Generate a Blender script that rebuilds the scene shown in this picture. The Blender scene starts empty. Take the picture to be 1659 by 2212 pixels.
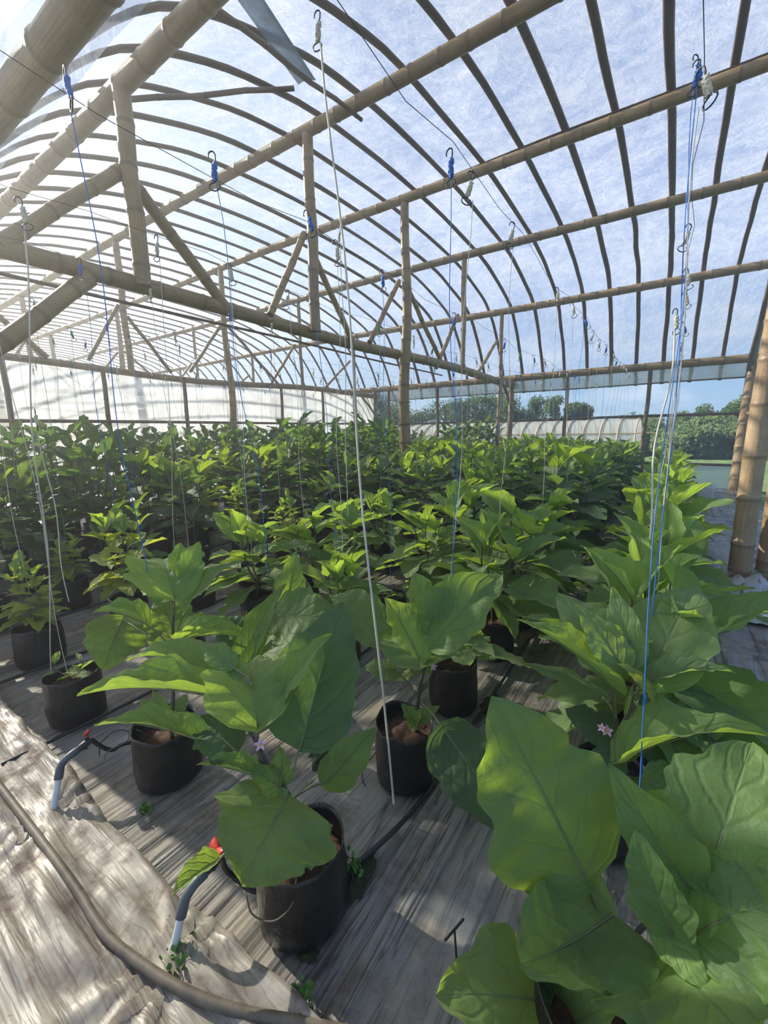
import bpy, math, random
from mathutils import Vector, Matrix, noise
D = bpy.data
SC = bpy.context.scene
COL = SC.collection
rnd = random.Random(7)
EYE = 1.37                       # eye height of the photographer (m)
PI = math.pi

# ------------------------------------------------------------------ object helpers
def V(*a): return Vector(a)

class MB:
    """collects shapes, links them as ONE mesh object"""
    def __init__(s): s.v = []; s.f = []; s.uv = []; s.m = []
    def grid(s, rows, uvs, mi=0, closed=False):
        """rows: list of equally long point lists; uvs alike"""
        o = len(s.v); n = len(rows[0])
        for r in rows: s.v.extend([tuple(p) for p in r])
        for i in range(len(rows) - 1):
            for j in range(n if closed else n - 1):
                k = (j + 1) % n
                s.f.append((o + i * n + j, o + i * n + k, o + (i + 1) * n + k, o + (i + 1) * n + j))
                ua, ub, uc, ud = uvs[i][j], uvs[i][k], uvs[i + 1][k], uvs[i + 1][j]
                if closed and k == 0: ub = (1.0, ub[1]); uc = (1.0, uc[1])
                s.uv.extend([ua, ub, uc, ud]); s.m.append(mi)
    def poly(s, pts, mi=0):
        o = len(s.v); s.v.extend([tuple(p) for p in pts]); s.f.append(tuple(range(o, o + len(pts))))
        s.uv.extend([(0.5, 0.5)] * len(pts)); s.m.append(mi)
    def tube(s, pts, radii, n=8, mi=0, cap=True, flat=None, vscale=1.0):
        """swept tube; radii: number or list; flat=(normal, factor) squashes the section along normal"""
        pts = [Vector(p) for p in pts]
        if not isinstance(radii, (list, tuple)): radii = [radii] * len(pts)
        rows = []; uvs = []; L = 0.0; side = None
        for i, p in enumerate(pts):
            t = (pts[min(i + 1, len(pts) - 1)] - pts[max(i - 1, 0)])
            if t.length < 1e-9: t = Vector((0, 0, 1))
            t.normalize()
            if side is None:
                ref = Vector((0, 0, 1)) if abs(t.z) < .9 else Vector((1, 0, 0))
                if flat: ref = Vector(flat[0])
                side = t.cross(ref).normalized()
            side = (side - t * side.dot(t))
            side.normalize(); up = side.cross(t)
            fl = flat[1] if flat else 1.0
            r = radii[i]
            rows.append([p + side * (r * math.cos(2 * PI * k / n)) + up * (r * fl * math.sin(2 * PI * k / n)) for k in range(n)])
            if i: L += (p - pts[i - 1]).length
            uvs.append([(k / n, L * vscale) for k in range(n)])
        s.grid(rows, uvs, mi, closed=True)
        if cap: s.poly(rows[0][::-1], mi); s.poly(rows[-1], mi)
    def box(s, c, d, mi=0, rot=None):
        c = Vector(c); hx, hy, hz = d[0] / 2, d[1] / 2, d[2] / 2
        P = [Vector((x, y, z)) for x in (-hx, hx) for y in (-hy, hy) for z in (-hz, hz)]
        if rot: P = [rot @ p for p in P]
        P = [p + c for p in P]
        for q in ((0, 1, 3, 2), (4, 6, 7, 5), (0, 4, 5, 1), (2, 3, 7, 6), (0, 2, 6, 4), (1, 5, 7, 3)): s.poly([P[i] for i in q], mi)
    def mesh(s, name, mats, smooth=True):
        # shapes are written with y growing towards the clear side wall; in Blender's right-handed axes that is -Y
        k = 0; fs = []; uvs = []
        for f in s.f: fs.append(f[::-1]); uvs.extend(s.uv[k:k + len(f)][::-1]); k += len(f)
        me = D.meshes.new(name); me.from_pydata([(x, -y, z) for x, y, z in s.v], [], fs)
        uv = me.uv_layers.new(name='UVMap')
        uv.data.foreach_set('uv', [c for p in uvs for c in p])
        for m in (mats if isinstance(mats, (list, tuple)) else [mats]): me.materials.append(m)
        me.polygons.foreach_set('material_index', s.m)
        me.polygons.foreach_set('use_smooth', [smooth] * len(s.f))
        me.update(); return me
    def build(s, name, mats, parent=None, smooth=True):
        return link(name, s.mesh(name, mats, smooth), parent)

def link(name, me, parent=None):
    o = D.objects.new(name, me); COL.objects.link(o)
    if parent is not None: o.parent = parent
    return o
def tag(o, label, cat, group=None, kind=None):
    o['label'] = label; o['category'] = cat
    if group: o['group'] = group
    if kind: o['kind'] = kind
    return o
def thing(name, label, cat, loc=(0, 0, 0), rz=0.0, group=None):
    o = D.objects.new(name, None); COL.objects.link(o); o.empty_display_size = .05
    o.location = (loc[0], -loc[1], loc[2]); o.rotation_euler = (0, 0, -rz)
    return tag(o, label, cat, group)
def structure(o): o['kind'] = 'structure'; return o
ORD = ['', 'first', 'second', 'third', 'fourth', 'fifth', 'sixth', 'seventh', 'eighth', 'ninth', 'tenth', 'eleventh', 'twelfth', 'thirteenth',
       'fourteenth', 'fifteenth', 'sixteenth', 'seventeenth', 'eighteenth', 'nineteenth', 'twentieth']
def ordinal(n):
    if n <= 20: return ORD[n]
    t = ['', '', 'twenty', 'thirty', 'forty', 'fifty'][n // 10]
    return (t + '-' + ORD[n % 10]) if n % 10 else {30: 'thirtieth', 40: 'fortieth', 50: 'fiftieth'}[n]

# ------------------------------------------------------------------ materials
class NT:
    def __init__(s, name):
        s.mat = D.materials.new(name); s.mat.use_nodes = True; s.t = s.mat.node_tree; s.t.nodes.clear()
        s.out = s.t.nodes.new('ShaderNodeOutputMaterial')
    def n(s, kind, **kw):
        nd = s.t.nodes.new('ShaderNode' + kind)
        for k, v in kw.items():
            if k.startswith('_'): setattr(nd, k[1:], v)
            else: s.set(nd.inputs[k.replace('__', ' ')], v)
        return nd
    def set(s, sock, v):
        if isinstance(v, bpy.types.NodeSocket): s.t.links.new(v, sock)
        elif isinstance(v, bpy.types.Node): s.t.links.new(v.outputs[0], sock)
        else:
            if sock.type == 'RGBA' and len(v) == 3: v = (*v, 1)
            sock.default_value = v
    def math(s, op, a, b=None, c=None, clamp=False):
        nd = s.t.nodes.new('ShaderNodeMath'); nd.operation = op; nd.use_clamp = clamp
        for i, x in enumerate((a, b, c)):
            if x is not None: s.set(nd.inputs[i], x)
        return nd.outputs[0]
    def ramp(s, fac, stops, interp='LINEAR'):
        nd = s.t.nodes.new('ShaderNodeValToRGB'); s.set(nd.inputs[0], fac); nd.color_ramp.interpolation = interp
        e = nd.color_ramp.elements
        while len(e) < len(stops): e.new(.5)
        for k, (p, c) in enumerate(stops):
            e[k].position = p
            if not isinstance(c, (tuple, list)): c = (c, c, c)
            e[k].color = (*c, 1)
        return nd.outputs[0]
    def mix(s, fac, a, b, mode='MIX'):
        nd = s.t.nodes.new('ShaderNodeMix'); nd.data_type = 'RGBA'; nd.blend_type = mode
        s.set(nd.inputs[0], fac); s.set(nd.inputs[6], a); s.set(nd.inputs[7], b); return nd.outputs[2]
    def coord(s, kind='Object', scale=(1, 1, 1), rot=(0, 0, 0)):
        tc = s.t.nodes.new('ShaderNodeTexCoord'); mp = s.t.nodes.new('ShaderNodeMapping')
        s.t.links.new(tc.outputs[kind], mp.inputs[0]); mp.inputs['Scale'].default_value = scale; mp.inputs['Rotation'].default_value = rot
        return mp.outputs[0]
    def noise(s, vec, scale, detail=3, rough=.55, dist=0.0):
        nd = s.n('TexNoise', Scale=scale, Detail=detail, Roughness=rough, Distortion=dist); s.set(nd.inputs['Vector'], vec); return nd.outputs[0]
    def bump(s, h, strength=.3, dist=.01):
        nd = s.n('Bump', Strength=strength, Distance=dist); s.set(nd.inputs['Height'], h); return nd.outputs[0]
    def done(s, shader): s.set(s.out.inputs[0], shader); return s.mat

def plain(name, col, rough=.5, var=.25, scale=30, metallic=0.0):
    b = NT(name); vec = b.coord('Object')
    f = b.noise(vec, scale)
    c = b.mix(b.ramp(f, [(.3, 0), (.7, 1)]), tuple(x * (1 - var) for x in col), tuple(min(1, x * (1 + var)) for x in col))
    return b.done(b.n('BsdfPrincipled', Base__Color=c, Roughness=rough, Metallic=metallic))

def bamboo_mat(name, dark, light, rough=.45):
    b = NT(name)
    uv = b.coord('UV', (1, 1, 1)); ob = b.coord('Object')
    st = b.noise(b.coord('UV', (22, .9, 1)), 3, 4, .6)            # long streaks along the culm
    pt = b.noise(ob, 5, 4, .6)                                     # weather patches
    sp = b.noise(ob, 60, 2, .6)
    f = b.math('ADD', b.math('MULTIPLY', st, .55), b.math('MULTIPLY', pt, .45))
    c = b.mix(b.ramp(f, [(.36, 0), (.64, 1)]), dark, light)
    c = b.mix(b.math('MULTIPLY', b.ramp(sp, [(.56, 0), (.7, 1)]), .35), c, tuple(x * .45 for x in dark))
    at = b.n('Attribute', _attribute_name='node')
    c = b.mix(b.math('MULTIPLY', at.outputs['Fac'], .6), c, tuple(x * .4 for x in dark))
    info = b.n('ObjectInfo')
    c = b.mix(b.math('MULTIPLY', info.outputs['Random'], .35), c, tuple(x * .8 for x in dark))
    bm = b.bump(st, .25, .004)
    return b.done(b.n('BsdfPrincipled', Base__Color=c, Roughness=rough, Normal=bm))

M = {}
M['bamboo'] = bamboo_mat('bamboo_grey', (.185, .128, .056), (.45, .32, .15))
M['bamboo_tan'] = bamboo_mat('bamboo_tan', (.30, .19, .10), (.58, .42, .25))
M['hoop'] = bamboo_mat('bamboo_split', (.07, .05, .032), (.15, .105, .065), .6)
M['slat'] = bamboo_mat('bamboo_slat', (.13, .085, .055), (.26, .18, .12), .6)

def film_mat(name, clear, glow, tint, white=(.92, .93, .95), dirt=(.50, .52, .44), streak=(1, 1, 1), dirt_amt=.25, rough=.35, patchy=.35):
    """thin plastic film: part clear, part soft forward blur, part white diffusion; grime and dried droplets sit on the sheet"""
    b = NT(name)
    vec = b.coord('Object', streak)
    n1 = b.noise(vec, 1.1, 5, .62, .8); n2 = b.noise(vec, 7, 5, .68, .5); n3 = b.noise(b.coord('Object'), 38, 3, .7); n4 = b.noise(b.coord('Object'), .55, 3, .6)
    grime = b.math('MULTIPLY', b.ramp(n4, [(.40, 0), (.62, 1)]), b.ramp(n3, [(.42, .1), (.62, 1)]))
    wr = b.math('ADD', b.math('MULTIPLY', n1, .55), b.math('MULTIPLY', n2, .45))
    bm = b.bump(wr, .7, .06)
    col = b.mix(b.math('MULTIPLY', grime, dirt_amt), white, dirt)
    tr = b.n('BsdfTransparent', Color=tint)
    tl = b.n('BsdfTranslucent', Color=col, Normal=bm); df = b.n('BsdfDiffuse', Color=col, Normal=bm)
    rf = b.n('BsdfRefraction', Color=tint, Roughness=rough, IOR=1.01, Normal=bm)
    gl = b.n('BsdfGlossy', Color=(1, 1, 1), Roughness=.28, Normal=bm)
    dif = b.n('MixShader', Fac=.3); b.set(dif.inputs[1], tl); b.set(dif.inputs[2], df)
    soft = b.n('MixShader', Fac=glow); b.set(soft.inputs[1], dif); b.set(soft.inputs[2], rf)
    pat = b.math('SUBTRACT', b.ramp(wr, [(.38, 0), (.62, 1)]), .5); spk = b.math('SUBTRACT', b.ramp(n3, [(.45, 0), (.65, 1)]), .5)
    cf = b.math('SUBTRACT', b.math('SUBTRACT', clear, b.math('MULTIPLY', pat, patchy)), b.math('MULTIPLY', spk, patchy * .45), clamp=True)
    m = b.n('MixShader', Fac=cf); b.set(m.inputs[1], soft); b.set(m.inputs[2], tr)
    m2 = b.n('MixShader', Fac=.045); b.set(m2.inputs[1], m); b.set(m2.inputs[2], gl)
    return b.done(m2)
M['roof_film'] = film_mat('roof_film', .48, .20, (.87, .93, 1.0), white=(.76, .81, .90), streak=(.7, .9, .9), dirt_amt=.5, patchy=.36)
M['side_film'] = film_mat('side_film', .90, .5, (.95, .98, .98), dirt_amt=.5, patchy=.10)
M['end_film'] = film_mat('end_film', .10, .08, (.90, .94, .96), white=(.80, .83, .86), streak=(1, 1, .4), dirt_amt=.2, patchy=.12)
M['valance'] = film_mat('valance_film', .16, .2, (.88, .90, .88), white=(.72, .75, .76), dirt=(.4, .38, .3), dirt_amt=.5, patchy=.2)
M['tunnel_film'] = film_mat('tunnel_film', .10, .1, (.93, .94, .93), white=(.80, .82, .82), dirt_amt=.25, patchy=.15)

def mulch_mat(name, base, warm, dark, dirtc, across, rough, bumpk, dirt_amt, crease_k, fuzz=.03, fine=7.5):
    """wrinkled plastic ground sheet; across = scale that makes the creases run lengthwise"""
    b = NT(name); ob = b.coord('Object')
    def cr(k): return b.coord('Object', tuple(x * k for x in across[:2]) + (1,))
    w1 = b.noise(cr(1), 1.0, 2, .5, .25); w2 = b.noise(cr(3.0), 1.0, 3, .55, .2); w3 = b.noise(cr(fine), 1.0, 2, .5, .1); band = b.noise(cr(.33), 1.0, 3, .6, .3)
    bandm = b.ramp(band, [(.38, .08), (.60, 1)])
    d1 = b.noise(ob, 1.7, 5, .66, .5); d2 = b.noise(ob, 15, 6, .72); d3 = b.noise(ob, 75, 2, .6); d4 = b.noise(ob, 4.2, 4, .65, .6)
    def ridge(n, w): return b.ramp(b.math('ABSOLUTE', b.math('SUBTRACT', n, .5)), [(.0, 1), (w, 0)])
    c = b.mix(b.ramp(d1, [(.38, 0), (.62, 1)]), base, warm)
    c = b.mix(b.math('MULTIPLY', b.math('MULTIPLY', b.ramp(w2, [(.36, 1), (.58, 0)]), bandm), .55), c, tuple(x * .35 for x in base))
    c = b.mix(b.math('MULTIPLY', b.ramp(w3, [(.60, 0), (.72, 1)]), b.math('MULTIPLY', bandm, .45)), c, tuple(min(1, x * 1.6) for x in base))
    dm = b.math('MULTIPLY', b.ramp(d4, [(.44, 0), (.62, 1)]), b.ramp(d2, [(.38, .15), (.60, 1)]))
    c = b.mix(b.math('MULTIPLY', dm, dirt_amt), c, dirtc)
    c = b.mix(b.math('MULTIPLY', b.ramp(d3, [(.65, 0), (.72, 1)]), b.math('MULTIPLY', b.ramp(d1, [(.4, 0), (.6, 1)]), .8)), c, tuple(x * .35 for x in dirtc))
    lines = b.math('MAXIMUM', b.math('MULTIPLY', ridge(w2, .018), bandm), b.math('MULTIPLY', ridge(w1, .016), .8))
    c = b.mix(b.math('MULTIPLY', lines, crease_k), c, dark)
    h = b.math('ADD', b.math('MULTIPLY', w1, .9), b.math('MULTIPLY', bandm, b.math('ADD', b.math('MULTIPLY', w2, .6), b.math('MULTIPLY', w3, .10))))
    h = b.math('ADD', h, b.math('MULTIPLY', d2, fuzz))
    rg = b.ramp(dm, [(0, rough), (1, min(.9, rough + .35))])
    return b.done(b.n('BsdfPrincipled', Base__Color=c, Roughness=rg, Normal=b.bump(h, bumpk, .05), Specular__IOR__Level=.6))
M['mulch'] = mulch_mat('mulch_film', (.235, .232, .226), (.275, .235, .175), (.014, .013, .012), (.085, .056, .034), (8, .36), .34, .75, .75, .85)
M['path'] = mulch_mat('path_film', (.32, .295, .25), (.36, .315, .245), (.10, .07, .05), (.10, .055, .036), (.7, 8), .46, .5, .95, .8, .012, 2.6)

def leaf_mat(name, top, glow, vein, sheen=.35):
    b = NT(name)
    tc = b.n('TexCoord'); sep = b.n('SeparateXYZ'); b.set(sep.inputs[0], tc.outputs['UV'])
    u, v = sep.outputs[0], sep.outputs[1]
    a = b.math('ABSOLUTE', b.math('SUBTRACT', v, .5))                       # 0 on the midrib, .5 on the margin
    q = b.math('SUBTRACT', u, b.math('ADD', b.math('MULTIPLY', a, .75), b.math('MULTIPLY', b.math('MULTIPLY', a, a), .45)))
    wob = b.noise(b.coord('UV', (3, 3, 1)), 2.0, 2)
    q = b.math('ADD', q, b.math('MULTIPLY', b.math('SUBTRACT', wob, .5), .09))
    fr = b.math('ABSOLUTE', b.math('SUBTRACT', b.math('FRACT', b.math('MULTIPLY', q, 4.3)), .5))
    lat = b.math('MULTIPLY', b.ramp(fr, [(0, 1), (.026, .65), (.06, 0)]), b.ramp(a, [(.0, 1), (.42, .15)]))
    mid = b.ramp(a, [(0, 1), (.010, .8), (.022, 0)])
    vn = b.math('MAXIMUM', mid, b.math('MULTIPLY', lat, .95))
    ob = b.coord('Object'); n1 = b.noise(ob, 11, 3, .6); n2 = b.noise(ob, 90, 3, .6); info = b.n('ObjectInfo')
    c = b.mix(b.ramp(n1, [(.35, 0), (.7, 1)]), tuple(x * .78 for x in top), tuple(x * 1.18 for x in top))
    c = b.mix(b.math('MULTIPLY', b.ramp(n2, [(.62, 0), (.74, 1)]), .25), c, tuple(min(1, x * 1.9) for x in top))
    c = b.mix(b.math('MULTIPLY', info.outputs['Random'], .22), c, (top[0] * 1.6, top[1] * 1.25, top[2] * 1.1))
    cd = b.mix(b.math('MULTIPLY', vn, .38), c, vein)
    ct = b.mix(b.math('MULTIPLY', vn, .75), glow, tuple(x * .3 for x in glow))
    n3 = b.noise(ob, 38, 4, .6)
    quilt = b.math('ADD', b.math('MULTIPLY', b.math('SUBTRACT', 1.0, b.math('MAXIMUM', mid, b.ramp(fr, [(0, 1), (.22, 0)], 'EASE'))), .45), b.math('ADD', b.math('MULTIPLY', n2, .2), b.math('MULTIPLY', n3, .6)))
    bm = b.bump(quilt, .42, .011)
    pr = b.n('BsdfPrincipled', Base__Color=cd, Roughness=.52, Normal=bm, Specular__IOR__Level=sheen, Sheen__Weight=.22, Sheen__Roughness=.4)
    tl = b.n('BsdfTranslucent', Color=ct, Normal=bm)
    m = b.n('MixShader', Fac=.46); b.set(m.inputs[1], pr); b.set(m.inputs[2], tl)
    return b.done(m)
M['leaf'] = leaf_mat('leaf_green', (.135, .225, .080), (.42, .60, .045), (.24, .33, .12))
M['leaf_young'] = leaf_mat('leaf_young', (.18, .29, .085), (.48, .68, .06), (.30, .40, .14))
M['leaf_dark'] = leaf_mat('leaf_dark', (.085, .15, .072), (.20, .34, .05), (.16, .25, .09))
M['leaf_pale'] = leaf_mat('leaf_pale', (.20, .29, .12), (.42, .58, .07), (.32, .42, .18))
M['leaf_yellow'] = leaf_mat('leaf_yellow', (.25, .33, .06), (.55, .62, .05), (.16, .24, .05))
M['stem'] = plain('stem_green', (.16, .17, .07), .5, .3, 40)
M['stem_dark'] = plain('stem_purple', (.085, .075, .05), .5, .3, 40)
M['soil'] = plain('soil_red', (.065, .032, .018), .95, .7, 55)
M['white_twine'] = plain('white_twine', (.64, .59, .50), .7, .15, 200)
M['blue_twine'] = plain('blue_twine', (.03, .16, .55), .45, .2, 200)
M['green_twine'] = plain('green_twine', (.05, .30, .16), .45, .2, 200)
M['red_twine'] = plain('red_twine', (.55, .06, .03), .5, .2, 200)
M['wire'] = plain('wire_dark', (.05, .05, .055), .4, .2, 80, .6)
M['pvc'] = plain('pvc_pale', (.66, .68, .68), .4, .12, 25)
M['pvc_grey'] = plain('pvc_grey', (.10, .115, .13), .45, .15, 25)
M['valve'] = plain('valve_red', (.60, .05, .03), .4, .15, 30)
M['tube'] = plain('drip_tube', (.018, .018, .018), .4, .3, 30)
M['hose'] = plain('hose_brown', (.13, .105, .075), .6, .35, 20)
M['petal'] = plain('petal_pink', (.70, .42, .60), .6, .15, 60)
M['anther'] = plain('anther_yellow', (.75, .55, .05), .6, .1, 60)
M['crate'] = plain('crate_white', (.66, .67, .66), .5, .08, 20)
M['earth'] = plain('earth', (.14, .085, .05), .95, .5, 12)
M['weed'] = plain('weed_green', (.12, .26, .05), .6, .35, 30)
M['moss'] = plain('moss', (.025, .035, .014), .95, .4, 40)
M['scrap'] = plain('scrap_film', (.36, .36, .36), .3, .25, 8)
M['outer_ground'] = plain('outer_ground', (.10, .17, .05), .95, .4, 1.5)
M['trunk'] = plain('trunk', (.10, .08, .06), .9, .3, 5)
def tree_mat(name, c):
    b = NT(name); f = b.noise(b.coord('Object'), 2.2, 3); col = b.mix(b.ramp(f, [(.35, 0), (.65, 1)]), tuple(x * .6 for x in c), tuple(x * 1.35 for x in c))
    d = b.n('BsdfDiffuse', Color=col); t = b.n('BsdfTranslucent', Color=col); m = b.n('MixShader', Fac=.3); b.set(m.inputs[1], d); b.set(m.inputs[2], t)
    return b.done(m)
M['tree'] = tree_mat('tree_leaves', (.075, .13, .045)); M['tree_hazed'] = tree_mat('tree_leaves_hazed', (.13, .19, .075))  # paler leaf copy: outdoor haze is mixed into its colour

def bag_mat():
    b = NT('bag_black'); ob = b.coord('Object', (1, 1, 1))
    w = b.noise(b.coord('Object', (1, 1, .5)), 16, 5, .65, .8); d = b.noise(ob, 9, 5, .7)
    dust = b.math('MULTIPLY', b.ramp(d, [(.48, 0), (.72, 1)]), .5)
    c = b.mix(dust, (.013, .012, .011), (.075, .058, .042))
    return b.done(b.n('BsdfPrincipled', Base__Color=c, Roughness=.36, Normal=b.bump(w, .35, .03)))
M['bag'] = bag_mat()
MATS_LEAF = {'g': 'leaf', 'y': 'leaf_young', 'd': 'leaf_dark', 'c': 'leaf_yellow', 'p': 'leaf_pale'}
# ------------------------------------------------------------------ bamboo
def culm(a, b, r0, r1=None, spacing=.33, n=12, sag=0.0, wob=.012, seed=0, flat=None):
    """a bamboo culm between two points: swollen nodes, slight natural bend"""
    rg = random.Random(seed * 31 + 5); r1 = r0 if r1 is None else r1
    a = Vector(a); b = Vector(b); L = (b - a).length; t = (b - a) / L
    s1 = t.orthogonal().normalized(); s2 = t.cross(s1)
    nodes = []; x = rg.uniform(.05, spacing)
    while x < L - .03: nodes.append(x); x += spacing * rg.uniform(.75, 1.25)
    st = {0.0: 0, L: 0}
    for q in nodes:
        for d, w in ((-.022, .0), (-.009, .55), (0, 1), (.009, .4), (.02, 0)): st[min(L, max(0, q + d * (1 + r0 * 6)))] = w
    k = 0.0
    while k < L: st.setdefault(k, 0); k += .5
    ks = sorted(st); pts = []; rad = []; nd = []
    ph = rg.uniform(0, 6), rg.uniform(0, 6)
    for x in ks:
        u = x / L; w = wob * min(1, L / 2)
        p = a + t * x + s1 * (w * math.sin(u * PI * 2.3 + ph[0]) * math.sin(PI * u)) + s2 * (w * math.sin(u * PI * 3.1 + ph[1]) * math.sin(PI * u))
        p.z -= sag * 4 * u * (1 - u)
        pts.append(p); rad.append((r0 + (r1 - r0) * u) * (1 + .085 * st[x])); nd.append(st[x])
    m = MB(); m.tube(pts, rad, n, flat=flat); m.nd = nd; m.nn = n
    return m
def culm_obj(name, mb, mat, parent=None):
    o = mb.build(name, mat, parent)
    at = o.data.attributes.new('node', 'FLOAT', 'POINT')
    n = len(o.data.vertices); vals = [w for w in mb.nd for _ in range(mb.nn)]
    vals += [0.0] * (n - len(vals)); at.data.foreach_set('value', vals[:n])
    return o
def pole(name, label, cat, a, b, r0, r1=None, mat='bamboo', group=None, **kw):
    return tag(culm_obj(name, culm(a, b, r0, r1, **kw), M[mat]), label, cat, group)

# ------------------------------------------------------------------ roof profile (Y across the house, Z above ground)
PURLIN = [(.82, 2.74, .060), (1.99, 4.00, .068), (4.03, 4.69, .064), (6.09, 4.81, .064), (8.36, 4.72, .068), (10.59, 4.18, .075), (11.81, 2.74, .085)]
PROF = [(.72, 2.70), (1.20, 3.34), (1.92, 4.10), (2.85, 4.52), (4.03, 4.79), (6.09, 4.91), (8.38, 4.83), (9.6, 4.63), (10.68, 4.28), (11.4, 3.60), (11.92, 2.78), (12.08, 2.36)]
def catmull(P, n):
    out = []
    for i in range(len(P) - 1):
        p0 = P[max(i - 1, 0)]; p1 = P[i]; p2 = P[i + 1]; p3 = P[min(i + 2, len(P) - 1)]
        for k in range(n):
            t = k / n
            out.append(tuple(.5 * (2 * b + (c - a) * t + (2 * a - 5 * b + 4 * c - d) * t * t + (3 * b - a - 3 * c + d) * t ** 3) for a, b, c, d in zip(p0, p1, p2, p3)))
    out.append(tuple(P[-1])); return out
ARC = catmull(PROF, 5)
X_NEAR, X_PART, X_TRUSS, X_FAR = -1.20, 8.32, 3.76, 24.0
HOOP0, HOOPD = -1.22, .53

# ------------------------------------------------------------------ the setting: films, ground
def vault(mb, arc, lift, x0, x1):
    rows = []; uvs = []
    nx = int((x1 - x0) / .265)
    for i in range(nx + 1):
        x = x0 + (x1 - x0) * i / nx
        ph = ((x - HOOP0) / HOOPD) % 1.0
        sg = -.022 * math.sin(PI * ph) ** 2                     # the film dips between hoops
        r = []
        for j, (y, z) in enumerate(arc):
            y0, z0 = arc[max(j - 1, 0)]; y1, z1 = arc[min(j + 1, len(arc) - 1)]
            ny, nz = -(z1 - z0), (y1 - y0); L = math.hypot(ny, nz) or 1
            if nz < 0 and abs(nz) > abs(ny): ny, nz = -ny, -nz
            k = lift + sg + .012 * noise.noise(Vector((x * .9, y * 1.3, 3.1)))
            r.append((x, y + ny / L * k, z + nz / L * k))
        rows.append(r); uvs.append([(x, j * .2) for j in range(len(arc))])
    mb.grid(rows, uvs)
c = MB(); vault(c, ARC, .035, -1.45, X_FAR)
nb = [(1.62 - y, z) for y, z in ARC[:34]]
vault(c, nb[::-1], .035, -1.45, X_FAR)
structure(c.build('ceiling', M['roof_film']))

def sheet(name, mat, p00, p10, p01, p11, nu, nv, wob=.02, kind=True):
    m = MB(); rows = []; uvs = []
    p00, p10, p01, p11 = map(Vector, (p00, p10, p01, p11)); nrm = (p10 - p00).cross(p01 - p00).normalized()
    for i in range(nv + 1):
        v = i / nv; r = []
        for j in range(nu + 1):
            u = j / nu; p = (p00 * (1 - u) + p10 * u) * (1 - v) + (p01 * (1 - u) + p11 * u) * v
            r.append(p + nrm * (wob * noise.noise(p * 1.7)))
        rows.append(r); uvs.append([(j / nu, v) for j in range(nu + 1)])
    m.grid(rows, uvs); o = m.build(name, M[mat]); return structure(o) if kind else o
sheet('wall_right', 'side_film', (-1.25, 11.98, 0), (24, 11.98, 0), (-1.25, 11.98, 2.5), (24, 11.98, 2.5), 60, 8)
sheet('wall_far', 'end_film', (X_PART + .09, -5, 0), (X_PART + .09, 11.92, 0), (X_PART + .09, -5, 2.55), (X_PART + .09, 11.92, 2.55), 40, 8, .03)
sheet('wall_near', 'side_film', (-1.38, 11.95, 0), (-1.0, 4.5, 0), (-1.38, 11.95, 4.0), (-1.0, 4.5, 4.75), 20, 10)
sheet('trim_2', 'end_film', (-1.25, 11.93, 0), (24, 11.93, 0), (-1.25, 11.93, .53), (24, 11.93, .53), 80, 3, .015)
sheet('trim_1', 'valance', (-1.2, 11.86, 2.37), (24, 11.86, 2.37), (-1.2, 11.90, 2.72), (24, 11.90, 2.72), 80, 4, .02)

# --- ground sheets
def fold(x, y):
    """creases of the mulch film, running across the house"""
    a = noise.noise(Vector((x * 14, y * .9, 0))); b = noise.noise(Vector((x * 31, y * 1.6, 7)))
    return .010 * (1 - abs(a)) ** 3 + .006 * (1 - abs(b)) ** 4 + .012 * noise.noise(Vector((x * 2.1, y * 1.3, 4)))
def ground(name, mat, xs, ys, fn):
    m = MB(); m.grid([[(x, y, fn(x, y)) for x in xs] for y in ys], [[(x, y) for x in xs] for y in ys]); return structure(m.build(name, M[mat]))
def frange(a, b, s):
    n = max(1, int(round((b - a) / s))); return [a + (b - a) * i / n for i in range(n + 1)]
xs = frange(-1.3, 4.2, .022) + frange(4.3, X_FAR, .35); ys = [-6, -3, -1] + frange(.2, 3.2, .05) + frange(3.4, 12, .35)
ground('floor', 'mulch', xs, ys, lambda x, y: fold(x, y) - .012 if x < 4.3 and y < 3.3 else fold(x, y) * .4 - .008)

RISERS = [(1.74, .37), (.97, .38), (2.72, .36)]
def path_edge(x): return .50 + .035 * noise.noise(Vector((x * 1.1, 0, 0))) + .018 * noise.noise(Vector((x * 5, 3, 0)))
def path_z(x, s):
    """s = 0 at the ruffled edge, 1 deep in the path"""
    r = max(0, 1 - s * 2.2)
    a = noise.noise(Vector((x * 1.6 + s * 2, s * 15, 1)))
    z = .020 + .022 * (1 - abs(a)) ** 5 * (.4 + r) + .010 * (1 - abs(noise.noise(Vector((x * .9, s * 34 + x * 2.0, 8))))) ** 6 * (.3 + r) + .014 * noise.noise(Vector((x * 2.2, s * 2.5, 5)))
    for rx, ry in RISERS:
        d = math.hypot(x - rx, path_edge(x) - s * 1.7 - ry); th = math.atan2(path_edge(x) - s * 1.7 - ry, x - rx)
        z += .012 * math.exp(-(d / .30) ** 2) * math.cos(th * 11) * min(1, d / .06)
    return max(z, .006)
px = frange(-1.2, 5.0, .022) + frange(5.1, X_FAR, .4); S = [0, .004] + [(.5 * k / 40) for k in range(1, 41)] + [.5 + .06 * k for k in range(1, 9)] + [1.5, 3.2]
m = MB()
rows = [[(x, path_edge(x) - s * 1.7, (path_z(x, s) if k else path_z(x, s) - .012)) for x in px] for k, s in enumerate(S)]
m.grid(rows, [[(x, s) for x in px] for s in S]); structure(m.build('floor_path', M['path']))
g = MB(); g.grid([[(x, y, -.62 if y > 13.2 else -.05) for x in frange(-40, 90, 5)] for y in [12.02, 13.1, 14.5, 20, 40, 80, 140]], [[(0, 0)] * 27] * 7)
structure(g.build('ground_outside', M['outer_ground']))
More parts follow.
